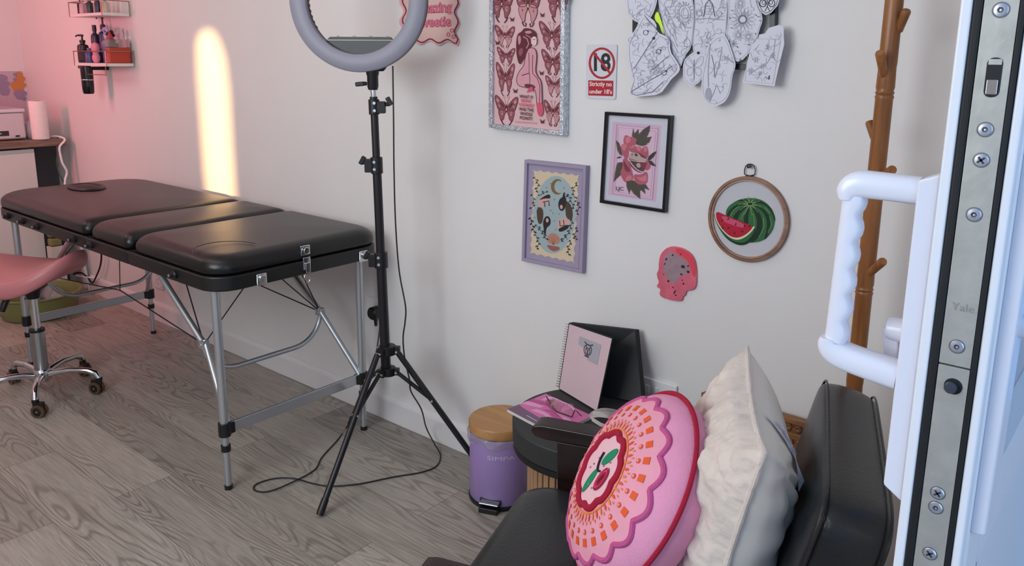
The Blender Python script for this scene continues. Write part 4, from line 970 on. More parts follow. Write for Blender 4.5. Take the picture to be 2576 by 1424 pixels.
# ================================================================ DOOR LEAF NEAR THE CAMERA
UP = mat('white_upvc', 'e9e9ee', .28); GK = mat('rubber_gasket', '0b0b0e', .6)
PLT = mat('galvanised_plate', 'b9b6ae', .45, .55, noise=.10, nscale=45., bump=.15, bscale=90.)
yE, yF, zD0, zD1 = -1.2, -.385, .06, 2.12
dr = bpy.data.objects.new('door_1', None); C.objects.link(dr); WM['door_1'] = Matrix(); dr['kind'] = 'structure'
def strip(name, x0, x1, y0, y1, m_, z0=zD0, z1=zD1, bev=0.): return MB().box((x0, y0, z0), (x1, y1, z1)).build(name, m_, dr, smooth=bool(bev), bevel=bev)
# frame: inner flange, recessed lock channel, outer flange
strip('inner_flange', -.1325, -.1245, yE, yE+.085, UP, bev=.002)
strip('core', -.1245, -.094, yE+.0065, yE+.085, UP)
strip('inner_gasket', -.1245, -.1180, yE-.0005, yE+.012, GK, bev=.002)
strip('outer_gasket', -.0965, -.0928, yE-.0005, yE+.012, GK, bev=.001)
strip('outer_flange', -.0928, -.0855, yE+.0005, yE+.085, UP, bev=.0025)
strip('outer_bead', -.0890, -.0835, yE+.012, yE+.05, UP, bev=.003)
strip('hinge_stile', -.1325, -.0855, yF-.085, yF, UP, bev=.002)
for z0, z1 in ((zD0, zD0+.09), (zD1-.09, zD1)): strip('rail', -.1325, -.0855, yE+.085, yF-.085, UP, z0, z1)
strip('lower_panel', -.120, -.098, yE+.085, yF-.085, UP, zD0+.09, .95)
strip('mid_rail', -.1325, -.0855, yE+.085, yF-.085, UP, .90, .97)
strip('glass_pane', -.113, -.105, yE+.085, yF-.085, mat('door_glass', 'c8d4e4', .03, trans=1., ior=1.45), .97, zD1-.09)
strip('glazing_gasket', -.0895, -.0860, yE+.085, yE+.092, mat('grey_gasket', '7c7f8c', .6), zD0+.09, zD1-.09)
# lock faceplate with its fixings
zs = onY(2370, 915, yE).z
lp = MB().box((-.1178, yE, zs+.0006), (-.0967, yE+.007, 1.46)).box((-.1178, yE, .30), (-.0967, yE+.007, zs-.0006)).build('lock_faceplate', PLT, dr, bevel=.0004)
lp2 = thing
def screw(px, py, r, kind):
    p = onY(px, py, yE); c = Vector((-.1072, yE, p.z)); m = MB()
    DKM = mat('screw_recess', '2c2e34', .5)
    m.use(mat('screw_ring', '6c6f78', .4, .6)); m.lathe([(r*1.12, 0), (r*1.12, .0004), (.0001, .0004)], c, (0, -1, 0), 24)
    m.use(mat('screw_zinc', 'c6c9d2', .3, .8)); m.lathe([(r, .0004), (r*.86, .0011), (r*.5, .0013), (r*.42, .0013), (.0001, .0013)], c, (0, -1, 0), 24)
    m.use(DKM)
    if kind == 'hex':
        m.lathe([(r*.42, .0013), (r*.42, .00135), (.0001, .00135)], c, (0, -1, 0), 6)
        m.use(mat('screw_zinc', 'c6c9d2')); m.lathe([(r*.2, .0014), (.0001, .0015)], c+Vector((.0003, 0, -.0002)), (0, -1, 0), 10)
    else:
        for a in (PI/4+.1, -PI/4+.1): m.box((-r*.6, -.0015, -r*.14), (r*.6, -.0013, r*.14), Matrix.Rotation(a, 3, 'Y'), c)
    m.build('screw', None, dr, smooth=False)
for px, py, k in ((2520, 25, 'hex'), (2480, 326, 'hex'), (2470, 403, 'x'), (2451, 540, 'hex'), (2408, 872, 'hex'), (2361, 1241, 'x'), (2355, 1277, 'hex'), (2338, 1392, 'x')):
    screw(px, py, .0048, k)
zl = onY(2500, 195, yE).z; xl = -.1065
m = MB(); ol = [(xl+x, z) for x, z in rrect(-.0048, .0048, zl-.0135, zl+.0135, .0015, 3)]
m.flat([(x, yE-.0003, z) for x, z in ol]); m.build('latch_opening', GK, dr, smooth=False)
MB().box((xl-.0036, yE-.0012, zl-.0115), (xl+.0034, yE-.0002, zl-.0015)).build('latch_bolt', CHROME, dr, bevel=.0008)
MB().box((xl-.0040, yE-.0008, zl+.0085), (xl+.0042, yE-.0002, zl+.0125)).build('latch_lip', PLT, dr, bevel=.0004)
zb = onY(2393, 972, yE).z
MB().lathe([(.0062, 0), (.0062, .0004), (.0001, .0004)], (-.1062, yE, zb+.0004), (0, -1, 0), 24).build('bolt_hole', GK, dr)
MB().lathe([(.0044, 0), (.0044, .004), (.0036, .005), (.0001, .0051)], (-.1074, yE, zb-.0002), (0, -1, 0), 24).build('bolt_pin', mat('pin_steel', '5c6270', .3, .8), dr)
zy = onY(2422, 775, yE).z
m = MB(); add_text(m, 'Yale', .0085, lambda a, b: Vector((-.1068+a, yE-.0004, zy+b)), 0.0, .0145); m.build('stamped_lettering', mat('stamp_grey', 'a19d94', .5, .4), dr, smooth=False, recalc=False)
# inside handle: backplate and D-shaped pull
ih = bpy.data.objects.new('inside_handle', None); C.objects.link(ih); ih.parent = dr; WM['inside_handle'] = Matrix(); ih['label'] = 'white D-shaped pull handle on its backplate'
HPM = mat('handle_white', 'e4e2ec', .25)
m = MB(); yb0, yb1 = yE+.004, yE+.034; zt_, zb_ = onY(2318, 446, yE).z, onY(2240, 1262, yE).z
m.hexa([(-.1475, yb0, zb_+.01), (-.1325, yb0, zb_), (-.1325, yb1, zb_), (-.1475, yb1, zb_+.01)], [(-.1475, yb0, zt_-.003), (-.1325, yb0, zt_+.003), (-.1325, yb1, zt_+.003), (-.1475, yb1, zt_-.003)])
m.build('backplate', HPM, ih, bevel=.002)
za = onY(2230, 470, yE+.02).z; zc_ = onY(2190, 912, yE+.02).z; xh = -.199; yh = yE+.018
def oval_sweep(m, pts, ra, rb, n=16):
    # flattened tube: ra across (y), rb in the bending plane
    P0 = len(pts); pts = bez(pts, 4) if P0 < 10 else [Vector(p) for p in pts]; N = len(pts); rings = []
    def rs(v):
        if not isinstance(v, list) or len(v) == N: return v
        return [v[min(int(i/4), P0-1)]*(1-(i % 4)/4)+v[min(int(i/4)+1, P0-1)]*((i % 4)/4) for i in range(N)]
    ra, rb = rs(ra), rs(rb)
    for k, p in enumerate(pts):
        d = (pts[min(k+1, N-1)]-pts[max(k-1, 0)]).normalized(); y = Vector((0, 1, 0)); q = d.cross(y).normalized()
        a_ = ra[k] if isinstance(ra, list) else ra; b_ = rb[k] if isinstance(rb, list) else rb
        rings.append(m.vs([p+y*a_*math.copysign(abs(math.cos(t))**.7, math.cos(t))+q*b_*math.copysign(abs(math.sin(t))**.7, math.sin(t)) for t in [2*PI*j/n for j in range(n)]]))
    for a_, b_ in zip(rings, rings[1:]):
        for j in range(n): m.face([a_+j, a_+(j+1) % n, b_+(j+1) % n, b_+j])
    m.face([rings[0]+j for j in range(n)][::-1]); m.face([rings[-1]+j for j in range(n)])
m = MB(); oval_sweep(m, [(-.1475, yh, za), (-.175, yh, za+.0005), (-.190, yh, za+.0005), (-.1965, yh, za-.002), (-.1995, yh, za-.0065), (-.2000, yh, za-.012)], .0115, [.0105, .0108, .0110, .0108, .0095, .006]); m.build('upper_arm', HPM, ih)
m = MB(); oval_sweep(m, [(-.1475, yh, zc_-.004), (-.175, yh, zc_-.001), (-.193, yh, zc_+.002), (-.2005, yh, zc_+.006), (-.2035, yh, zc_+.011), (-.2035, yh, zc_+.016)], .0125, [.0115, .0112, .0110, .0105, .009, .006]); m.build('lower_arm', HPM, ih)
m = MB(); gp = []; rb = []
for k in range(41):
    t = k/40; z = (za-.008)+(zc_+.014-za+.008)*t; s = .0016*math.sin(t*2*PI*5.5)
    gp.append((-.1955-.0035*t+s*.5, yh, z)); rb.append(.0084+s*.6)
oval_sweep(m, gp, .0095, rb, 18); m.build('grip', HPM, ih)
# snib knob
k0 = onY(2262, 830, yE+.05)
MB().lathe([(.0001, 0), (.009, .0), (.010, .004), (.010, .02), (.006, .024)], (-.1475-.020, yE+.05, k0.z), (1, 0, 0), 24).build('turn_knob', HPM, ih)
MB().hexa([(-.166, yE+.046, k0.z-.036), (-.155, yE+.046, k0.z-.040), (-.155, yE+.054, k0.z-.040), (-.166, yE+.054, k0.z-.036)], [(-.172, yE+.046, k0.z), (-.158, yE+.046, k0.z), (-.158, yE+.054, k0.z), (-.172, yE+.054, k0.z)]).build('knob_lever', HPM, ih, bevel=.002)
# outside handle backplate
oh = bpy.data.objects.new('outside_handle', None); C.objects.link(oh); oh.parent = dr; WM['outside_handle'] = Matrix(); oh['label'] = 'long white handle backplate on the outer face'
zo = onY(2470, 1360, yE+.01).z
m = MB(); m.hexa([(-.0845, yE+.012, zo), (-.0735, yE+.012, zo+.002), (-.0735, yE+.045, zo+.002), (-.0845, yE+.045, zo)], [(-.0845, yE+.012, 1.6), (-.0705, yE+.012, 1.6), (-.0705, yE+.045, 1.6), (-.0845, yE+.045, 1.6)])
m.build('backplate', HPM, oh, bevel=.003)
m = MB(); oval_sweep(m, [(-.0735, yE+.03, 1.13), (-.05, yE+.03, 1.13), (-.042, yE+.04, 1.128), (-.040, yE+.10, 1.124), (-.040, yE+.15, 1.12)], .008, .008)
m.build('lever', HPM, oh)
# ================================================================ PICTURES ON THE WALL
def picframe(name, label, cat, px, off, wpx, m_, inner=None, depth_m=None, bev=.001, border=None):
    """px: four front corners (lt, rt, rb, lb) in the photograph; off: how far the front stands off the wall; wpx: border width in metres"""
    P = [onY(x, y, -off) for x, y in px]; c = sum(P, Vector())/4
    t = thing(name, label, cat, (c.x, -.001, c.z))
    n = len(P); I = [p+Vector(((c.x-p.x)*0, 0, 0)) for p in P]
    cx, cz = c.x, c.z; w = abs(P[1].x-P[0].x)/2; h = abs(P[0].z-P[3].z)/2
    I = [Vector((cx+(p.x-cx)*(1-wpx/w), p.y, cz+(p.z-cz)*(1-wpx/h))) for p in P]
    m = MB(); o = m.vs(P); i = m.vs(I); ob = m.vs([Vector((p.x, -.0005, p.z)) for p in P]); ib = m.vs([Vector((p.x, -.0005, p.z)) for p in I])
    for k in range(4):
        q = (k+1) % 4
        m.face([o+k, o+q, i+q, i+k]); m.face([o+k, ob+k, ob+q, o+q]); m.face([i+k, i+q, ib+q, ib+k]); m.face([ob+k, ib+k, ib+q, ob+q])
    m.build('frame', m_, t, smooth=False, bevel=bev)
    return t, P, I
def lerp4(I, u, v): return I[3].lerp(I[2], u).lerp(I[0].lerp(I[1], u), v)
# --- butterfly print in a silver glitter frame
SIL = mat('silver_foil', 'c6cdd6', .22, .75, noise=.35, nscale=120., bump=1., bscale=260.)
t, P, I = picframe('framed_print', 'tall pink butterfly print in a crinkled silver frame', 'picture', [(1232, -330), (1424, -352), (1416, 342), (1229, 321)], .028, .013, SIL, bev=.0015)
A = Art(.018)
POS = mat('poster_blush', 'dcb4b6', .55); BF = mat('butterfly_mauve', '94505a', .6); BD = mat('butterfly_dark', '5e1c2c', .6); BLt = mat('butterfly_light', 'c88c90', .6); BLs = mat('blush_mark', 'e5c4c4', .6)
A.poly([(1232, -330), (1420, -350), (1412, 341), (1229, 318)], POS, 0)
def wing(cx, cy, w, h, sh, m1, m2, curl=0, bw=1):
    S = lambda dx, dy: (cx+dx*w/2, cy+dy*h/2+.09*dx*w/2)
    for s in (-1, 1):
        up_ = smooth2([(s*.06, -.15), (s*.35, -.55), (s*.75, -.95), (s*1.0, -.98), (s*.98, -.6), (s*.82, -.15), (s*.7, .15), (s*.1, .1)], 2)
        lo = smooth2([(s*.05, -.05), (s*.6, .0), (s*.72, .25), (s*.6, .62), (s*(.5 if not sh else .3), .98), (s*.22, .8), (s*.2, .5), (s*.06, .3)], 2)
        A.poly([S(*p) for p in up_], m1, 1); A.poly([S(*p) for p in lo], m2, 2)
        A.line([S(*p) for p in up_], w*.025, BD, 4, True); A.line([S(*p) for p in lo], w*.018, BD, 4, True)
        A.poly([S(*p) for p in smooth2([(s*.15, -.12), (s*.45, -.5), (s*.62, -.5), (s*.35, -.1)], 1)], BD if bw else BLt, 3)
        A.poly([S(*p) for p in smooth2([(s*.62, -.62), (s*.85, -.8), (s*.88, -.55), (s*.7, -.4)], 1)], BLt, 3)
        A.poly([S(*p) for p in smooth2([(s*.5, -.2), (s*.72, -.32), (s*.66, -.1)], 1)], BLt, 3)
        A.poly([S(*p) for p in smooth2([(s*.3, .2), (s*.52, .15), (s*.45, .5), (s*.33, .5)], 1)], BLt, 3)
        A.poly([S(*p) for p in smooth2([(s*.36, .25), (s*.45, .22), (s*.42, .42)], 1)], BD, 5)
        A.line([S(s*.05, -.2), S(s*.12, -.6), S(s*.2, -.85)], w*.02, BLt, 3)
        A.ring(*S(s*.2, -.9), w*.05, w*.02, BLt, 3, n=8)
        if curl: A.line([S(s*.45, .9), S(s*.3, 1.1), S(s*.18, 1.12), S(s*.14, .98), S(s*.22, .95)], w*.04, BD, 4)
        else: A.line([S(s*.48, .85), S(s*.34, 1.1), S(s*.2, 1.22)], w*.045, BD, 4)
    A.disc(*S(0, -.05), w*.035, BD, 5, ry=h*.16); A.disc(*S(0, .05), w*.022, BLs, 6, ry=h*.05)
for a in ((1270, 90, 50, 52, 1, BF, BLt, 1), (1273, 140, 46, 42, 0, BF, BF, 0), (1271, 195, 47, 76, 1, BF, BF, 0), (1274, 274, 58, 66, 0, BF, BF, 0),
          (1388, 88, 64, 66, 1, BF, BF, 1), (1390, 155, 56, 60, 1, BF, BF, 1), (1394, 215, 44, 48, 0, BF, BLt, 0), (1391, 283, 46, 62, 1, BF, BLt, 1),
          (1328, 12, 68, 98, 1, BF, BLt, 1), (1262, 8, 62, 80, 1, BF, BF, 0), (1403, 6, 62, 84, 1, BF, BF, 0), (1268, -90, 60, 70, 1, BF, BF, 1), (1330, -100, 60, 80, 1, BF, BLt, 1), (1392, -95, 60, 70, 1, BF, BF, 1), (1300, -210, 70, 80, 1, BF, BF, 1), (1375, -215, 60, 70, 1, BF, BLt, 0)): wing(*a)
for x, y in ((1288, 48), (1364, 37), (1251, 107), (1412, 111), (1362, 183), (1296, 228), (1364, 305)):
    A.poly([(x-7, y-7), (x-2, y-1), (x+2, y-1), (x+7, y-6), (x+4, y+1), (x+3, y+7), (x, y+3), (x-3, y+7), (x-4, y+1)], BD, 3)
# seated long-haired figure seen from the side
SK = mat('figure_pink', 'd69aa4', .6); SKl = mat('figure_line', '6a2836', .6); SHOE = mat('figure_shoe', 'd4526a', .6)
body = smooth2([(1325, 128), (1320, 150), (1318, 166), (1305, 180), (1298, 200), (1303, 216), (1322, 220), (1345, 222), (1349, 240), (1350, 262), (1354, 292), (1364, 292), (1364, 270), (1363, 240), (1362, 205), (1352, 192), (1346, 178), (1350, 150), (1349, 128), (1342, 120), (1332, 120)], 2)
A.poly(body, SK, 7); A.line(body, 1.6, SKl, 9, True)
A.poly(smooth2([(1318, 210), (1344, 213), (1348, 224), (1322, 222)], 1), SKl, 8)
A.line([(1330, 132), (1331, 160), (1331, 182), (1333, 200), (1332, 218)], 1.3, SKl, 10); A.line([(1340, 138), (1339, 165), (1340, 185), (1352, 198), (1358, 215), (1357, 262)], 1.5, SKl, 10)
A.line([(1312, 190), (1322, 187), (1331, 184)], 2, SKl, 10)
hair = smooth2([(1345, 78), (1335, 72), (1318, 70), (1312, 80), (1303, 84), (1299, 96), (1298, 120), (1300, 145), (1307, 165), (1314, 152), (1322, 140), (1330, 122), (1338, 112), (1348, 100), (1350, 86)], 2)
A.poly(hair, BD, 11); A.poly(smooth2([(1302, 92), (1309, 88), (1311, 104), (1305, 116)], 1), BLt, 12); A.poly(smooth2([(1303, 128), (1314, 118), (1316, 132), (1308, 144)], 1), BF, 12)
A.poly(smooth2([(1318, 80), (1332, 76), (1340, 82), (1326, 86)], 1), BLt, 12); A.line([(1316, 92), (1326, 98), (1330, 110), (1324, 122)], 2.5, BLt, 12); A.line([(1322, 88), (1334, 94), (1338, 104)], 2, BLt, 12)
A.poly(smooth2([(1338, 92), (1350, 92), (1350, 112), (1342, 116), (1335, 108)], 1), BLs, 13); A.line([(1350, 92), (1352, 104), (1350, 112)], 1, SKl, 14); A.line([(1340, 100), (1347, 99)], 1.2, SKl, 14)
A.poly(smooth2([(1349, 258), (1365, 258), (1367, 285), (1360, 294), (1352, 288)], 1), SHOE, 12); A.poly([(1332, 220), (1340, 218), (1341, 232), (1336, 228), (1324, 234), (1328, 226)], SHOE, 12)
TXT = mat('lettering_brown', '5c3038', .6); TXP = mat('lettering_pink', 'd85c74', .6)
for i, (s, y, w, mm) in enumerate((('WHAT IF', 244, 34, TXT), ('BEING', 254, 25, TXP), ('YOURSELF', 265, 40, TXP), ('WAS THE', 276, 37, TXT), ('WHOLE', 287, 31, TXT), ('POINT?', 298, 31, TXT))):
    A.text(s, 1323, y, 11.5, mm, 8, w, .25, .1)
A.line([(1296, 306), (1350, 310)], 2.2, BLt, 5)
A.build('print', t)
# --- age sign
P = [onY(x, y, -.004) for x, y in ((1477, 113), (1554, 111), (1550, 251), (1474, 247))]; c = sum(P, Vector())/4
t = thing('age_sign', 'white sign with a crossed-out 18 and red text panel', 'sign', (c.x, -.001, c.z))
MB().prism([onY(x, y, -.0005) for x, y in ((1480, 112), (1551, 112), (1554, 115), (1550, 247), (1546, 250), (1478, 247), (1475, 243), (1477, 116))], Vector((0, -.0035, 0))).build('board', mat('sign_white', 'd8d6dc', .35), t, smooth=False)
A = Art(.0045); RD = mat('sign_red', 'b01828', .4); BKs = mat('sign_black', '15131a', .5)
A.text('18', 1515, 159, 62, BKs, 1, 42, 1.4, .0)
A.ring(1514, 159, 30.5, 5.5, RD, 2, ry=37, n=40); A.line([(1492, 131), (1537, 187)], 5.5, RD, 3)
A.poly([(1480, 202), (1543, 203), (1542, 242), (1480, 240)], RD, 0)
A.text('Strictly no', 1511, 212, 15, mat('sign_letter', 'f0dcdc', .5), 2, 56, .35, .02); A.text("under 18's", 1511, 231, 15, mat('sign_letter', 'f0dcdc'), 2, 57, .35, .02)
A.build('lettering', t)
# --- black framed peony
t, P, I = picframe('framed_print', 'pink peony print in a thin glossy black frame', 'picture', [(1521, 281), (1688, 291), (1672, 536), (1508, 510)], .017, .0085, mat('frame_black', '121014', .2), bev=.001)
A = Art(.008)
A.poly([(1521, 281), (1688, 291), (1672, 536), (1508, 510)], mat('mount_white', 'cfcdd8', .6), 0)
PKP = mat('peony_paper', 'dcb8cc', .6); PKL = mat('peony_line', '8e5a74', .6)
A.poly([(1541, 306), (1664, 316), (1650, 508), (1530, 490)], mat('peony_margin', 'd3b2c6', .6), 1)
A.poly([(1552, 314), (1656, 324), (1641, 502), (1540, 487)], PKP, 2)
A.line([(1552, 314), (1656, 324), (1641, 502), (1541, 487)], 1.5, PKL, 3, True); A.line([(1556, 321), (1650, 330), (1636, 496), (1547, 482)], .9, PKL, 3, True)
LF = mat('leaf_olive', '4a4438', .6); LF2 = mat('leaf_dark', '362c2c', .6); PE = mat('petal_rose', 'b05668', .6); PE2 = mat('petal_light', 'cc7480', .6); PE3 = mat('petal_deep', '7c2c3e', .6)
Z = lambda x, y: (1530+x*.1475, 300+y*.1475)      # detail crop to photo pixels
def zp(pts, m_, lay, it=1): A.poly([Z(*p) for p in smooth2(pts, it)] if it else [Z(*p) for p in pts], m_, lay)
for pts, mm in (([(400, 290), (425, 145), (450, 240), (515, 160), (525, 250), (600, 170), (715, 100), (710, 200), (660, 310), (745, 295), (700, 400), (640, 430), (690, 430), (580, 460), (470, 430), (480, 340)], LF),
                ([(130, 350), (190, 410), (215, 490), (245, 630), (190, 600), (150, 520)], LF), ([(135, 665), (190, 630), (240, 650), (180, 670)], LF2),
                ([(245, 730), (160, 740), (135, 800), (110, 930), (92, 1075), (160, 1000), (210, 960), (250, 850)], LF), ([(830, 540), (760, 570), (690, 630), (665, 700), (720, 700), (790, 630)], LF2), ([(670, 700), (740, 710), (825, 805), (760, 795), (710, 770)], LF2),
                ([(305, 1060), (310, 1150), (360, 1285), (385, 1200), (430, 1270), (550, 1365), (545, 1230), (560, 1210), (640, 1285), (620, 1180), (710, 1215), (640, 1110), (500, 1080), (420, 1040)], LF)):
    zp(pts, mm, 4, 0)
for pts in ([(470, 420), (540, 330), (690, 130)], [(150, 380), (200, 500), (240, 620)], [(110, 1050), (170, 900), (240, 760)], [(340, 1080), (360, 1260)], [(430, 1090), (540, 1340)], [(680, 690), (820, 560)]):
    A.line([Z(*p) for p in pts], .9, LF2, 5)
zp([(255, 400), (265, 310), (295, 265), (340, 285), (390, 305), (440, 300), (480, 350), (475, 430), (400, 470), (300, 450)], PE, 6, 2); zp([(290, 320), (340, 290), (385, 310), (370, 400), (300, 420)], PE2, 7, 2)
zp([(205, 470), (240, 420), (300, 415), (350, 430), (355, 520), (345, 640), (310, 700), (260, 640), (225, 550)], PE, 8, 2); zp([(215, 460), (250, 425), (330, 425), (300, 500), (270, 560)], PE2, 9, 2)
zp([(360, 560), (355, 480), (400, 420), (450, 430), (480, 480), (500, 450), (560, 470), (570, 520), (600, 460), (670, 460), (680, 530), (690, 600), (660, 680), (600, 620), (480, 570)], PE, 8, 2)
zp([(470, 470), (520, 445), (560, 480), (550, 550), (500, 540)], PE2, 9, 2); zp([(600, 480), (660, 460), (675, 530), (620, 570)], PE2, 9, 2); zp([(370, 480), (430, 430), (465, 470), (400, 500)], PE2, 9, 2)
zp([(250, 650), (340, 690), (380, 800), (420, 940), (430, 1020), (380, 1050), (310, 1060), (280, 1080), (220, 980), (205, 900), (250, 800)], PE, 9, 2); zp([(300, 1000), (350, 940), (420, 990), (380, 1045), (300, 1055)], PE2, 10, 2); zp([(260, 680), (300, 760), (400, 900), (300, 900), (260, 800)], PE3, 10, 2)
zp([(430, 930), (560, 950), (650, 880), (680, 960), (670, 1080), (600, 1120), (500, 1110), (440, 1040)], PE, 8, 2); zp([(470, 980), (560, 1000), (660, 930), (660, 1060), (560, 1060)], PE2, 9, 2)
zp([(600, 780), (660, 700), (720, 760), (720, 830), (660, 880), (610, 850)], PE, 9, 2); zp([(340, 690), (400, 560), (520, 560), (640, 640), (670, 720), (600, 920), (480, 900), (380, 800)], PE3, 10, 2)
BONE = mat('bone_grey', 'b8a09a', .6); BND = mat('bone_dark', '4a3436', .6)
zp([(360, 600), (420, 560), (520, 580), (560, 650), (670, 680), (650, 720), (540, 730), (440, 690), (350, 670)], BONE, 11, 2); zp([(395, 600), (420, 570), (410, 630)], BND, 12, 1); zp([(440, 590), (480, 580), (515, 620), (470, 640)], BND, 12, 1)
zp([(350, 690), (450, 700), (540, 740), (600, 900), (500, 850), (420, 790)], BND, 12, 1); A.line([Z(350, 695), Z(420, 790), Z(500, 870), Z(600, 905)], 2, BLs, 13); A.line([Z(360, 690), Z(480, 720), Z(650, 730)], 1.4, BLs, 13); zp([(470, 760), (540, 740), (560, 820), (500, 830)], BONE, 13, 1)
A.text('LJC', 1559, 475, 13, mat('ink_dark', '4a3c44'), 6, 19, .3, .1)
A.build('print', t)
MB().prism([onY(x, y, -.0135) for x, y in ((1523, 283), (1686, 293), (1670, 534), (1510, 508))], Vector((0, .001, 0))).build('glass', mat('picture_glass', 'ffffff', .03, trans=1., alpha=.12), t, smooth=False)
# --- lilac framed celestial print
LFm = mat('lilac_frame', '9f93aa', .6)
t, P, I = picframe('framed_print', 'celestial cat-and-moon print in a deep lilac frame', 'picture', [(1319.5, 402), (1474, 418), (1464, 688), (1312, 656)], .020, .010, LFm, bev=.001)
t['label'] = 'cream and teal print with a crescent moon in a lilac frame'
A = Art(.012); Z = lambda x, y: (1300+x*.2177, 390+y*.2177)
A.poly([(1319.5, 402), (1474, 418), (1464, 688), (1312, 656)], LFm, 0)
def scal(cs, nx, ny, amp):
    out = []
    for k in range(4):
        a, b = cs[k], cs[(k+1) % 4]; n = nx if k % 2 == 0 else ny
        dx, dy = b[0]-a[0], b[1]-a[1]; l = math.hypot(dx, dy); px_, py_ = -dy/l, dx/l
        for i in range(n*6):
            t_ = i/(n*6); s_ = abs(math.sin(PI*t_*n))*amp; out.append((a[0]+dx*t_+px_*s_, a[1]+dy*t_+py_*s_))
    return out
cs = [Z(185, 165), Z(725, 225), Z(670, 1255), Z(150, 1140)]
A.line([Z(130, 110), Z(765, 190), Z(712, 1330), Z(98, 1190)], 1.4, mat('lilac_groove', '7d7088', .6), 1, True)
A.poly(scal(cs, 6, 9, 4), mat('print_cream', 'd6c2a4', .6), 2)
TEAL = mat('print_teal', '9fb0b2', .6); A.disc(*Z(435, 690), 54, TEAL, 3, ry=98, n=40, rot=.06)
GLD = mat('print_gold', '7c6038', .6)
A.poly([Z(470+75*math.cos(t_), 368+90*math.sin(t_)) for t_ in [math.radians(d) for d in range(60, 305, 12)]]+[Z(492+58*math.cos(t_), 368+72*math.sin(t_)) for t_ in [math.radians(d) for d in range(295, 65, -12)]], GLD, 4)
BRN = mat('print_brown', '4c3a2e', .6); DKP = mat('print_dark', '221c22', .6); RSP = mat('print_rose', 'd0a49c', .6); SHL = mat('print_shell', 'b8846e', .6); SHD = mat('print_shell_dark', '9a5c50', .6)
def zq(pts, m_, lay, it=1): A.poly([Z(*p) for p in (smooth2(pts, it) if it else pts)], m_, lay)
zq([(225, 600), (300, 610), (310, 700), (290, 800), (240, 790)], BRN, 5, 1); zq([(555, 520), (620, 560), (650, 660), (640, 760), (570, 730), (560, 620)], BRN, 5, 1)
zq([(475, 560), (500, 500), (530, 490), (540, 420), (560, 480), (575, 520), (560, 600), (540, 650), (490, 640)], DKP, 6, 2); A.disc(*Z(515, 600), 3.6, RSP, 7, ry=5.5)
zq([(300, 780), (320, 720), (360, 700), (392, 740), (390, 810), (340, 840), (335, 930), (315, 920), (312, 850)], DKP, 6, 2); A.disc(*Z(352, 755), 3.4, RSP, 7, ry=5.5)
zq([(240, 520), (300, 470), (380, 450), (395, 510), (340, 560), (300, 610), (245, 590)], RSP, 5, 2); zq([(245, 525), (340, 460), (385, 455), (390, 505), (330, 500)], DKP, 6, 1); A.line([Z(300, 545), Z(370, 530), Z(375, 590)], 2.2, DKP, 6); A.line([Z(320, 545), Z(325, 600)], 2., DKP, 6)
zq([(480, 740), (560, 720), (630, 770), (600, 840), (500, 890), (470, 850)], RSP, 5, 2); zq([(475, 860), (520, 830), (600, 800), (600, 850), (500, 895)], DKP, 6, 1); A.line([Z(495, 760), Z(500, 820), Z(560, 810)], 2.2, DKP, 6); A.line([Z(540, 750), Z(545, 800)], 2., DKP, 6)
zq([(345, 980), (360, 920), (420, 895), (480, 930), (505, 990), (480, 1030), (380, 1030)], SHL, 6, 2); zq([(340, 1035), (420, 1050), (505, 1065), (480, 1105), (420, 1115), (370, 1085)], SHD, 6, 2); A.disc(*Z(422, 1028), 2.4, GLD, 8)
for k in range(5): A.line([Z(422, 1025), Z(365+k*29, 930+abs(k-2)*12)], .8, SHD, 7)
def leafy(pts, n=7, s=5):
    A.line([Z(*p) for p in pts], .9, DKP, 7)
    for i in range(n):
        t_ = i/(n-1)*(len(pts)-1); k = min(int(t_), len(pts)-2); f = t_-k; x = pts[k][0]*(1-f)+pts[k+1][0]*f; y = pts[k][1]*(1-f)+pts[k+1][1]*f
        c = Z(x, y); A.disc(c[0]+(3 if i % 2 else -3), c[1]-1.5, s*.62, DKP, 8, ry=s*.32, n=8, rot=(.7 if i % 2 else -.7)+PI/2*0)
leafy([(210, 270), (250, 340), (220, 430)], 6); leafy([(700, 330), (640, 400), (670, 500)], 6); leafy([(180, 470), (200, 560), (170, 620)], 5); leafy([(690, 540), (720, 590), (690, 690)], 6)
leafy([(160, 740), (180, 820), (200, 900)], 6, 6); leafy([(700, 850), (660, 940), (680, 980)], 6); leafy([(220, 930), (255, 1020), (230, 1090)], 6); leafy([(625, 1000), (590, 1080), (600, 1160)], 6)
leafy([(230, 820), (300, 900), (340, 980)], 8); leafy([(640, 760), (600, 900), (510, 1000)], 10); leafy([(560, 450), (610, 500), (660, 620)], 7); leafy([(270, 470), (310, 430), (360, 430)], 5, 4)
STR = mat('print_star', '4e5e66', .6)
for x, y in ((340, 375), (545, 380), (430, 512), (415, 670), (430, 760), (205, 720), (580, 970), (490, 680), (450, 860), (500, 300), (390, 640), (395, 330)):
    c = Z(x, y); A.poly([(c[0]-2, c[1]), (c[0], c[1]-.5), (c[0], c[1]-3), (c[0]+.5, c[1]-.5), (c[0]+2, c[1]), (c[0]+.5, c[1]+.5), (c[0], c[1]+3), (c[0]-.5, c[1]+.5)], STR, 5)
A.build('print', t)
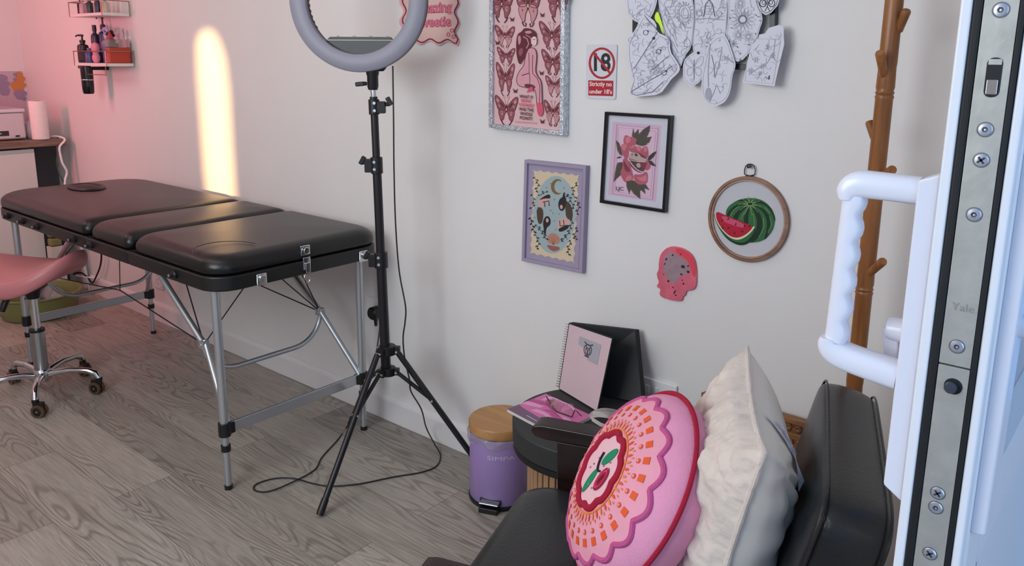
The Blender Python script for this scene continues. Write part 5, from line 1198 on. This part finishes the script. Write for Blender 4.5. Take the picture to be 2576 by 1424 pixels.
# --- embroidery hoop with watermelons
hc = onY(1880, 552, -.008); hr = .1045
t = thing('embroidery_hoop', 'round wooden embroidery hoop with stitched watermelons', 'hoop', (hc.x, -.001, hc.z))
HW = wood('hoop_wood', '9a7460', '7c5848', 'X', 3., .45)
sqx = (onY(1980, 552, -.008).x-onY(1777, 552, -.008).x)/2; sqz = (onY(1880, 444, -.008).z-onY(1880, 660, -.008).z)/2
def hoop(ro, ri, y0, y1, nm, mm):
    m = MB(); n = 80; rg = []
    for r, y in ((ro, y0), (ro, y1+.001), (ro-.001, y1), (ri+.001, y1), (ri, y1+.001), (ri, y0)): rg.append(m.vs([Vector((hc.x+sqx*r*math.cos(2*PI*k/n), y, hc.z+sqz*r*math.sin(2*PI*k/n))) for k in range(n)]))
    rg.append(rg[0])
    for a_, b_ in zip(rg, rg[1:]):
        for j in range(n): m.face([a_+j, a_+(j+1) % n, b_+(j+1) % n, b_+j])
    return m.build(nm, mm, t)
hoop(1.0, .935, -.0005, -.011, 'outer_hoop', HW); hoop(.928, .885, -.0005, -.009, 'inner_hoop', wood('hoop_wood_light', 'b08c76', '94705c', 'X', 3., .45))
MB().prism([Vector((hc.x+sqx*.9*math.cos(a), -.004, hc.z+sqz*.9*math.sin(a))) for a in [2*PI*k/60 for k in range(60)]], Vector((0, .001, 0))).build('sheer_fabric', mat('sheer_fabric', 'c6c5ca', .7), t, smooth=False)
hk = MB(); pts = [onY(x, y, -.006) for x, y in ((1877, 441), (1873, 438), (1873, 428), (1876, 418), (1882, 413), (1890, 413), (1897, 418), (1900, 428), (1899, 438), (1895, 441))]
IRN = mat('black_iron', '191618', .4)
hk.tube(pts, .0013, 8).tube([pts[0], onY(1886, 443, -.006), pts[-1]], .002, 8); hk.build('hanger_clip', IRN, t)
MB().lathe([(.003, 0), (.0045, .010), (.0045, .012), (.0001, .0125)], onY(1888, 418, -.001), (0, -1, 0), 12).build('wall_pin', IRN, t)
A = Art(.006); Z = lambda x, y: (1765+x*.1896, 400+y*.1896)
G1 = mat('melon_green', '2f6a3c', .8, bump=.6, bscale=500); G2 = mat('melon_dark', '14301f', .8); G3 = mat('melon_pale', '8fa468', .8); MR = mat('melon_red', 'b81436', .8, noise=.2, nscale=300, bump=.5); MC_ = mat('melon_cream', 'e2d8b4', .8); MPk = mat('melon_pink', 'd05070', .8)
def zz(pts, m_, lay, it=2): A.poly([Z(*p) for p in (smooth2(pts, it) if it else pts)], m_, lay)
zz([(310, 740), (340, 640), (430, 570), (520, 530), (640, 515), (770, 530), (880, 600), (950, 700), (975, 800), (950, 930), (890, 1020), (800, 1090), (680, 1110), (600, 1110), (400, 1000)], G1, 0)
top = (640, 600)
for pts in ([(640, 590), (480, 590), (360, 680), (325, 760), (360, 790), (390, 700), (500, 620)], [(630, 600), (520, 650), (430, 740), (410, 800), (470, 830), (500, 730), (580, 660)], [(640, 610), (600, 680), (560, 780), (560, 860), (620, 880), (620, 760)],
            [(650, 610), (700, 700), (740, 820), (720, 960), (650, 1060), (640, 1110), (720, 1090), (800, 960), (810, 820), (760, 690)], [(660, 600), (800, 680), (870, 800), (860, 960), (820, 1080), (870, 1040), (920, 900), (900, 740), (800, 640)], [(660, 590), (820, 590), (930, 700), (970, 840), (975, 780), (930, 660), (840, 580), (740, 545)], [(640, 580), (560, 560), (460, 560), (520, 535), (600, 540)]):
    zz(pts, G2, 1)
for a in range(0, 360, 36):
    r = math.radians(a+8); A.line([Z(640, 600), Z(640+90*math.cos(r), 605+70*math.sin(r))], 2.2, G3, 2)
    A.line([Z(640+90*math.cos(r), 605+70*math.sin(r)), Z(640+150*math.cos(r), 620+130*math.sin(r))], .9, G3, 2)
A.disc(*Z(643, 597), 6, G2, 3, ry=3.4)
for pts in ([(380, 760), (420, 680), (500, 620)], [(520, 800), (560, 720), (610, 660)], [(680, 720), (700, 820), (690, 930)], [(760, 1040), (830, 900), (820, 780)], [(880, 980), (930, 860), (900, 760)], [(840, 640), (900, 720)]): A.line([Z(*p) for p in pts], 1.2, G3, 2)
zz([(160, 690), (180, 820), (240, 940), (330, 1060), (440, 1130), (540, 1150), (640, 1110), (700, 1000), (715, 900), (600, 1000), (300, 960)], G2, 4); zz([(175, 700), (190, 840), (260, 960), (360, 1060), (470, 1110), (580, 1110), (680, 1010), (712, 905), (500, 1000), (250, 880)], G1, 5)
zz([(172, 695), (180, 790), (220, 880), (290, 970), (380, 1050), (480, 1080), (580, 1040), (660, 970), (712, 900), (690, 890), (560, 990), (400, 1000), (250, 850)], MC_, 6)
zz([(190, 690), (190, 780), (230, 870), (300, 960), (380, 1030), (470, 1050), (560, 1020), (640, 960), (690, 890), (600, 860), (500, 820), (400, 780), (300, 740)], MR, 7)
zz([(260, 740), (420, 800), (580, 870), (560, 920), (420, 880), (280, 830)], MPk, 8)
for x, y in ((275, 812), (353, 796), (280, 915), (355, 918), (452, 865), (570, 885), (637, 890), (437, 985), (540, 960)): A.disc(*Z(x, y), 1.7, G2, 9, ry=3.4, rot=.5)
A.build('watermelon_stitching', t)
# --- melted pink resin head shape
ol = [(1685, 620), (1700, 619), (1722, 624), (1740, 636), (1750, 652), (1754, 672), (1755, 700), (1753, 722), (1744, 729), (1729, 730), (1727, 742), (1721, 744), (1719, 754), (1713, 757), (1690, 754), (1668, 747), (1661, 739), (1665, 726), (1656, 722), (1655, 717), (1661, 709), (1656, 697), (1655, 686), (1660, 678), (1660, 660), (1663, 642), (1672, 629)]
t = thing('resin_head', 'pink resin head silhouette with dark flecks on the wall', 'wall ornament', (onY(1705, 690, 0).x, -.001, onY(1705, 690, 0).z))
RS = mat('pink_resin', 'd8687c', .25, noise=.14, nscale=30)
MB().prism([onY(x, y, 0) for x, y in smooth2(ol, 1)], Vector((0, -.0065, 0))).build('resin_body', RS, t, smooth=False, bevel=.001)
A = Art(.0068); RG = mat('resin_grey', 'a0868e', .3, noise=.12, nscale=60); RDk = mat('resin_fleck', '2c1620', .4); RRd = mat('resin_red', 'e2485a', .25)
A.poly(smooth2([(1674, 640), (1686, 634), (1700, 640), (1718, 650), (1732, 662), (1736, 680), (1730, 690), (1712, 694), (1706, 706), (1692, 716), (1682, 706), (1672, 690), (1668, 668)], 2), RG, 0)
A.poly(smooth2([(1700, 622), (1730, 632), (1748, 655), (1752, 690), (1744, 700), (1738, 670), (1722, 646), (1700, 636)], 2), RRd, 0)
for x, y, a, b in ((1692, 642, 2.2, 3), (1676, 652, 2, 4), (1712, 640, 1.4, 2.6), (1718, 671, 5, 4), (1731, 669, 2.2, 2.6), (1731, 684, 4, 3), (1714, 690, 3.6, 2.2), (1681, 707, 2.4, 3.4), (1719, 714, 2.4, 2.4), (1716, 705, 1.6, 1.6), (1693, 723, 2.4, 1.6), (1697, 735, 1.6, 6), (1700, 743, 2.4, 1.6), (1669, 690, 1.4, 1.4), (1672, 664, 1.2, 4)):
    A.disc(x, y, a, RDk, 2, ry=b, n=9, rot=.5)
A.build('flecks', t)
# --- pink wavy sign behind the ring light
t = thing('wavy_sign', 'wavy-edged pink lettered sign behind the ring light', 'sign', (onY(1100, 20, 0).x, -.001, onY(1100, 0, 0).z))
def wavy(x0, y0, x1, y1, n1, n2, amp):
    out = []
    for k in range(n1*10): out.append((x0+(x1-x0)*k/(n1*10), y0-amp*math.cos(2*PI*k/10)))
    for k in range(n2*10): out.append((x1+amp*math.cos(2*PI*k/10)*1.0, y0+(y1-y0)*k/(n2*10)))
    for k in range(n1*10): out.append((x1-(x1-x0)*k/(n1*10), y1+amp*math.cos(2*PI*k/10)))
    for k in range(n2*10): out.append((x0-amp*math.cos(2*PI*k/10), y1-(y1-y0)*k/(n2*10)))
    return [(x, y+.03*(x-1100)) for x, y in out]
o1 = wavy(1012, -148, 1153, 109, 3, 5, 5)
MB().prism([onY(x, y, -.0005) for x, y in o1], Vector((0, -.0055, 0))).build('board', mat('sign_blush', 'e2aeb4', .5), t, smooth=False)
A = Art(.0068)
A.line([(x*.93+1082*.07, y*.955-20*.045) for x, y in o1], 3.2, mat('sign_maroon', '7c1c38', .5), 0, True)
A.poly([(x*.90+1082*.10, y*.94-20*.06) for x, y in o1], mat('sign_peach', 'dcb6ae', .55), 0)
SR = mat('sign_rose', 'b4506c', .45); SRl = mat('sign_rose_light', 'd8788e', .45)
for s, y, w, sz in (("you're", -96, 78, 40), ('doing', -38, 70, 40), ('amazing', 20, 92, 40), ('sweetie', 56, 88, 38)):
    A.text(s, 1092, y, sz, SR, 2, w, 2.2, -.04, squash=.92); A.text(s, 1092, y-1, sz, SRl, 4, w, .3, -.04, squash=.92)
for x, y in ((1137, 77), (1128, 87), (1141, 92)): A.ring(x, y, 4.2, 2.4, SR, 3, n=8)
A.build('lettering', t)
# --- black-framed board and the pinned paper cut-outs
t, P, I = picframe('pin_board', 'black-framed grey board behind the cut-out drawings', 'board', [(1592, -260), (1962, -275), (1945, 178), (1590, 166)], .018, .013, mat('board_frame', '141216', .35), bev=.001)
MB().prism([onY(x, y, -.008) for x, y in ((1594, -256), (1960, -270), (1943, 175), (1592, 163))], Vector((0, .003, 0))).build('board_sheet', mat('board_grey', 'a8a8a2', .7), t, smooth=False)
PAP = mat('drawing_paper', 'dddce6', .75); PEN = mat('pencil_line', 'a6a3b0', .8); PEND = mat('pencil_dark', '5c5864', .8); INKB = mat('black_ink', '1a181c', .6)
PINS = {3: (1700, -30), 5: (1615, -20), 8: (1644, 96), 11: (1790, -30), 13: (1756, 133), 17: (1808, 100), 19: (1860, -20), 23: (1926, 120), 29: (1930, -30)}
def paper(name, label, pts, off, draw, curl=.0, it=1, seed=1):
    random.seed(seed); pts = smooth2(pts, it) if it else pts
    c = onY(sum(p[0] for p in pts)/len(pts), sum(p[1] for p in pts)/len(pts), -off)
    t = thing(name, label, 'drawing', (c.x, -off, c.z), group='paper cut-out drawings pinned over the board')
    MB().prism([onY(x, y, -off) for x, y in pts], Vector((0, .0006, 0))).build('sheet', PAP, t, smooth=False)
    A = Art(off+.0004); A.box = pts; draw(A, pts); A.build('pencil_drawing', t)
    q = PINS.get(seed); PM = BLACKP if seed in (8, 13) else PAP
    if q:
        a = onY(*q, -off-.0022); MB().cyl((a.x, -.0075, a.z), (a.x, -off-.0006, a.z), .0012, n=8).lathe([(.0032, 0), (.0036, .001), (.002, .0028), (.0001, .003)], (a.x, -off-.0006, a.z), (0, -1, 0), 12).build('push_pin', PM, t)
    return t
def outline(A, pts, s=.9, w=1.2, m_=None):
    cx = sum(p[0] for p in pts)/len(pts); cy = sum(p[1] for p in pts)/len(pts)
    A.line([(cx+(x-cx)*s, cy+(y-cy)*s) for x, y in pts], w, m_ or PEN, 0, True)
def scribble(A, pts, n, size=9, w=.9, m_=None, keep=lambda x, y: True):
    x0, x1 = min(p[0] for p in pts), max(p[0] for p in pts); y0, y1 = min(p[1] for p in pts), max(p[1] for p in pts); k = 0; tr = 0
    while k < n and tr < n*12:
        tr += 1; x, y = random.uniform(x0, x1), random.uniform(y0, y1); a = random.uniform(0, 2*PI); tw = random.uniform(-.5, .5); L = [(x, y)]
        for _ in range(9):
            x += size*.28*math.cos(a); y += size*.28*math.sin(a); a += tw; L.append((x, y))
        if all(inpoly(p, pts) for p in L) and inpoly((L[0][0]*1.0+2, L[0][1]+2), pts) and keep(*L[0]): A.line(L, w, m_ or PEN, 1+k % 2); k += 1
def petal(A, x, y, r, n, w=.8, ri=.3, m_=None, ph=0.):
    for k in range(n):
        a = 2*PI*k/n+ph; c, s = math.cos(a), math.sin(a)
        A.line([(x+r*ri*c, y+r*ri*s), (x+r*.7*c-r*.16*s, y+r*.7*s+r*.16*c), (x+r*c, y+r*s), (x+r*.7*c+r*.16*s, y+r*.7*s-r*.16*c), (x+r*ri*c, y+r*ri*s)], w, m_ or PEN, 2)
    A.ring(x, y, r*ri, w*1.3, m_ or PEN, 2, n=14)
def heart(A, x, y, r, w=.9): A.line([(x, y+r), (x-r, y-r*.1), (x-r*.7, y-r*.8), (x, y-r*.35), (x+r*.7, y-r*.8), (x+r, y-r*.1), (x, y+r)], w, PEN, 3)
def d_dragon(A, p):
    outline(A, p, .95, .9); scribble(A, p, 60, 12)
    for q in range(5):
        A.line([(1708-q*2, 150-q*16), (1690+q*2, 120-q*14), (1672+q*3, 96-q*14), (1664+q*3, 70-q*12)], 1, PEN, 3)
    A.ring(1722, 34, 15, 1.4, PEN, 3, ry=22); A.ring(1722, 34, 9, 1, PEN, 3, ry=14)
    for k in range(18):
        a = 2*PI*k/18; A.line([(1722+17*math.cos(a), 34+24*math.sin(a)), (1722+22*math.cos(a), 34+30*math.sin(a))], .9, PEND, 3)
    A.ring(1728, 108, 8, 1, PEN, 3, ry=11)
paper('paper_drawing', 'large cut-out drawing of a spiky flytrap plant left of the board centre', [(1652, -60), (1735, -40), (1744, 5), (1747, 40), (1744, 80), (1740, 118), (1722, 142), (1712, 172), (1700, 190), (1690, 120), (1672, 88), (1664, 40), (1656, 10)], .022, d_dragon, seed=3)
def d_round(A, p): outline(A, p, .88, 1.1); scribble(A, p, 26, 10)
paper('paper_drawing', 'rounded cut-out drawing at the top left corner of the board', [(1578, -40), (1655, -40), (1654, 0), (1645, 30), (1635, 48), (1612, 60), (1590, 50), (1577, 25), (1574, 0)], .024, d_round, seed=5)
A_ = Art(.0232); A_.poly(smooth2([(1646, 42), (1652, 28), (1658, 36), (1666, 60), (1671, 88), (1665, 82), (1658, 60), (1650, 54)], 1), mat('neon_yellow', 'dcff3c', .5), 0)
yl = A_.mb.build('neon_slip', None, None, smooth=False); tag(yl, 'small neon yellow paper slip between the drawings', 'paper slip')
def d_fox(A, p):
    outline(A, p, .9, 1.2); scribble(A, p, 95, 9)
    for a, b in (((1595, 172), (1655, 78)), ((1640, 176), (1682, 140)), ((1655, 78), (1620, 38))): A.line([a, b], 1.1, PEND, 4)
    A.line([(1586, 232), (1608, 218), (1638, 200), (1664, 186), (1690, 166)], 1.1, PEND, 4); A.line([(1587, 234), (1600, 240), (1640, 232), (1668, 206)], 1.2, PEND, 4)
    for x, y in ((1624, 82), (1656, 130), (1670, 183)):
        A.ring(x, y, 6, 1.2, PEND, 4, n=12); A.disc(x+6, y-4, 2.6, INKB, 5, ry=1.4, rot=.6)
    pass
    for x, y, r in ((1642, 112, 9), (1638, 155, 7), (1634, 60, 5), (1642, 178, 6), (1632, 194, 5), (1650, 165, 4)): heart(A, x, y, r)
paper('paper_drawing', 'patterned fox mask cut-out hanging lowest on the left', [(1618, 33), (1630, 40), (1652, 58), (1650, 80), (1685, 95), (1686, 130), (1700, 150), (1712, 172), (1705, 185), (1688, 200), (1680, 212), (1660, 238), (1620, 242), (1590, 244), (1581, 236), (1590, 218), (1592, 200), (1581, 170), (1576, 120), (1582, 92), (1598, 76), (1608, 50)], .031, d_fox, seed=8)
def d_castle(A, p):
    outline(A, p, .96, .9); scribble(A, p, 70, 10)
    A.line([(1770, 42), (1775, 10), (1783, 0), (1792, 10), (1798, 42)], 1.8, PEND, 4); A.line([(1750, 48), (1782, 46), (1822, 50)], 1.8, PEN, 4)
    for q in range(5): A.line([(1775, 8+7*q), (1792, 8+7*q)], 1, PEN, 4)
    for x in (1758, 1808): A.ring(x, 34, 7, 1.3, PEN, 4)
paper('paper_drawing', 'wide cut-out drawing with an arch and scrolls at the board centre', [(1743, -60), (1840, -60), (1832, 0), (1828, 60), (1826, 110), (1800, 150), (1770, 150), (1745, 135), (1740, 100), (1748, 60), (1747, 10)], .020, d_castle, seed=11)
def d_bfly(A, p):
    outline(A, p, .9, .8)
    for s in (-1, 1):
        A.line(smooth2([(1746, 168), (1746+s*8, 148), (1746+s*24, 138), (1746+s*22, 160), (1746+s*12, 170)], 2), 1.1, PEN, 2, True); A.line(smooth2([(1746, 170), (1746+s*18, 172), (1746+s*18, 190), (1746+s*6, 190)], 2), 1.1, PEN, 2, True)
        A.line([(1746, 166), (1746+s*18, 146)], .7, PEN, 2)
    A.line([(1746, 150), (1746, 200)], 1.4, PEND, 3); heart(A, 1742, 202, 5)
paper('paper_drawing', 'pointed cut-out with a butterfly hanging below the board', [(1722, 150), (1735, 138), (1750, 128), (1778, 130), (1782, 170), (1768, 195), (1758, 208), (1740, 219), (1728, 210), (1718, 198), (1718, 165)], .026, d_bfly, it=0, seed=13)
def d_figure(A, p):
    outline(A, p, .92, .9); scribble(A, p, 20, 9)
    A.line([(1786, 110), (1784, 140), (1781, 180), (1782, 218)], 2, PEN, 3); A.line([(1800, 125), (1816, 118), (1812, 145), (1806, 170), (1798, 196)], 1.8, PEN, 3); A.line([(1790, 138), (1796, 165), (1798, 195)], 1.3, PEND, 3)
    A.ring(1805, 164, 6, 1.2, PEN, 3, ry=9); A.disc(1782, 236, 7, mat('pencil_soft', 'b0adb8', .8), 2, ry=15); A.ring(1782, 236, 7, 1.1, PEN, 3, ry=15); A.line([(1784, 256), (1796, 232), (1802, 212), (1812, 236)], 1.6, PEN, 3); A.line([(1822, 142), (1834, 150), (1846, 158)], 3, PEN, 3)
paper('paper_drawing', 'long rounded cut-out figure drawing hanging lowest below the board', [(1785, 105), (1808, 85), (1826, 85), (1850, 156), (1850, 170), (1842, 190), (1838, 230), (1825, 256), (1808, 265), (1793, 269), (1776, 260), (1766, 240), (1764, 205), (1770, 170), (1778, 130)], .034, d_figure, seed=17)
def d_sun(A, p):
    outline(A, p, .93, .9); petal(A, 1868, 49, 34, 16, 1., .28); petal(A, 1868, 49, 24, 12, .8, .34, ph=.2); A.ring(1868, 49, 10, 1.6, PEND, 4, n=24)
    petal(A, 1856, 88, 14, 9); petal(A, 1882, 92, 15, 9); petal(A, 1862, 8, 15, 10); petal(A, 1846, 110, 10, 7); scribble(A, p, 20, 7)
    for x, y, a in ((1841, 26, .3), (1836, 45, 1.2), (1902, 38, .8), (1908, 42, .1), (1912, 52, .5), (1845, 110, -.4), (1855, 118, 1), (1862, 135, -1.2), (1862, 150, -.9), (1900, 85, 1.3), (1884, 112, -.5), (1834, 104, 1.4), (1840, 70, .2)): A.disc(x, y, 2.9, INKB if y > 100 else PEND, 5, ry=1, n=8, rot=a)
paper('paper_drawing', 'oval sunflower cut-out at the right of the board', [(1832, -40), (1890, -40), (1905, 0), (1915, 30), (1919, 52), (1910, 75), (1905, 100), (1890, 128), (1862, 157), (1838, 150), (1826, 140), (1826, 90), (1830, 60), (1832, 20)], .028, d_sun, seed=19)
def d_card(A, p):
    A.line([(1884, 97), (1964, 99), (1944, 211), (1874, 204)], 1., PEN, 0, True); scribble(A, p, 26, 9)
    A.line([(1884, 188), (1900, 176), (1930, 158), (1946, 130), (1950, 100)], 1.3, PEN, 3)
    for x, y, r in ((1902, 150, 9), (1918, 166, 8), (1888, 178, 8), (1930, 118, 7), (1944, 140, 7), (1912, 184, 6)): petal(A, x, y, r, 6, .8, .3)
    A.line([(1935, 190), (1934, 200)], 2.4, INKB, 4); A.line([(1926, 192), (1928, 198), (1933, 197)], 1, PEND, 4)
paper('paper_drawing', 'rectangular card drawing of a flowering branch, lowest on the right', [(1910, 87), (1924, 84), (1934, 70), (1948, 66), (1960, 62), (1971, 68), (1972, 96), (1973, 110), (1960, 165), (1948, 217), (1868, 208), (1880, 155), (1890, 115), (1908, 95)], .036, d_card, it=0, seed=23)
def d_knot(A, p):
    outline(A, p, .86, 1.4, INKB)
    for s in (-1, 1):
        A.ring(1930+s*11, 8, 8, 2, INKB, 2, ry=9); A.ring(1930+s*9, 6, 4, 1.4, PEND, 2, ry=5)
    A.line([(1930, -20), (1930, 16), (1924, 28)], 1.6, INKB, 3); A.line([(1930, 16), (1936, 28)], 1.6, INKB, 3)
    A.line([(1903, 2), (1907, 20), (1916, 32)], 1.1, PEND, 3)
paper('paper_drawing', 'small bold black scroll cut-out at the top right corner of the board', [(1896, -45), (1962, -45), (1960, 0), (1956, 14), (1940, 32), (1926, 38), (1916, 32), (1908, 16), (1902, 0)], .032, d_knot, it=0, seed=29)
# ================================================================ LIGHT
def area(name, loc, target, sx, sy, power, col, spread=180, shape='RECTANGLE'):
    l = bpy.data.lights.new(name, 'AREA'); l.shape = shape; l.size = sx; l.size_y = sy; l.energy = power; l.color = col; l.spread = math.radians(spread)
    o = bpy.data.objects.new(name, l); C.objects.link(o); o.location = loc
    o.rotation_euler = (Vector(target)-Vector(loc)).to_track_quat('-Z', 'Y').to_euler(); return o
LT = dict(door=16, main=4, ceil=5, pink=7.6, sun=17, world=.86, fill=35)
area('side_fill', (-1.42, -2.7, 1.5), (-1.4, 0, 1.1), 1.3, 1.1, LT['fill'], (.86, .95, 1.0))  # added fill lamp brightening the picture wall; the left wall has no window
area('doorway_daylight', (1.2, -2.0, 1.35), (-1.2, -.9, .9), 1.4, 2.0, LT['door'], (.60, .79, 1.0))
area('room_light', (-2.1, -2.4, 2.25), (-1.0, 0, .8), .9, .7, LT['main'], (1.0, .93, .88))
area('ceiling_light', (-2.6, -1.3, 2.36), (-2.6, -1.3, 0), 1.6, .6, LT['ceil'], (1.0, .84, .72))
area('ceiling_light', (-4.3, -1.5, 2.36), (-4.5, -.5, .8), .6, .6, 7, (1.0, .90, .82))
area('pink_lamp', (-4.3, -1.3, 1.45), (-4.9, 0, 1.35), .12, .35, LT['pink'], (1.0, .14, .22))
# low sun, shaped by an added, unseen mask whose hole cuts the wall patch
SD = Vector((-.905, .420, -.085)).normalized(); XG = 1.6
sl = bpy.data.lights.new('low_sun', 'SUN'); sl.energy = LT['sun']; sl.color = (1.0, .62, .27); sl.angle = math.radians(.6)
so = bpy.data.objects.new('low_sun', sl); C.objects.link(so); so.rotation_euler = SD.to_track_quat('-Z', 'Y').to_euler(); so.location = (3, -3, 3)
hole = []
for x, y in ((512, 430), (503, 300), (494, 180), (492, 110), (500, 82), (515, 72), (532, 80), (548, 105), (562, 150), (572, 230), (578, 340), (586, 470), (589, 500), (520, 500)):
    p = onY(x, y); q = p-SD*((XG-p.x)/-SD.x); hole.append(Vector((XG, q.y, q.z)))
outer = [Vector((XG, -3.6, -.1)), Vector((XG, -.5, -.1)), Vector((XG, -.5, 2.9)), Vector((XG, -3.6, 2.9))]
m = MB(); allp = outer+hole; tri = tessellate_polygon([outer, hole]); a0_ = m.vs(allp); b0_ = m.vs([p+Vector((.02, 0, 0)) for p in allp])
for t_ in tri: m.face([a0_+k for k in t_]); m.face([b0_+k for k in t_][::-1])
struct(m.build('sun_mask', wood('sun_mask_wood', '8a7460', '6c5a4a', 'Z', 4., .8), smooth=False))
w = bpy.data.worlds.new('world'); bpy.context.scene.world = w; w.use_nodes = True
w.node_tree.nodes['Background'].inputs['Color'].default_value = (.22, .50, 1., 1); w.node_tree.nodes['Background'].inputs['Strength'].default_value = LT['world']
vs_ = bpy.context.scene.view_settings; vs_.view_transform = 'Standard'; vs_.look = 'None'; vs_.gamma = 1; vs_.use_curve_mapping = False; vs_.exposure = 0.1
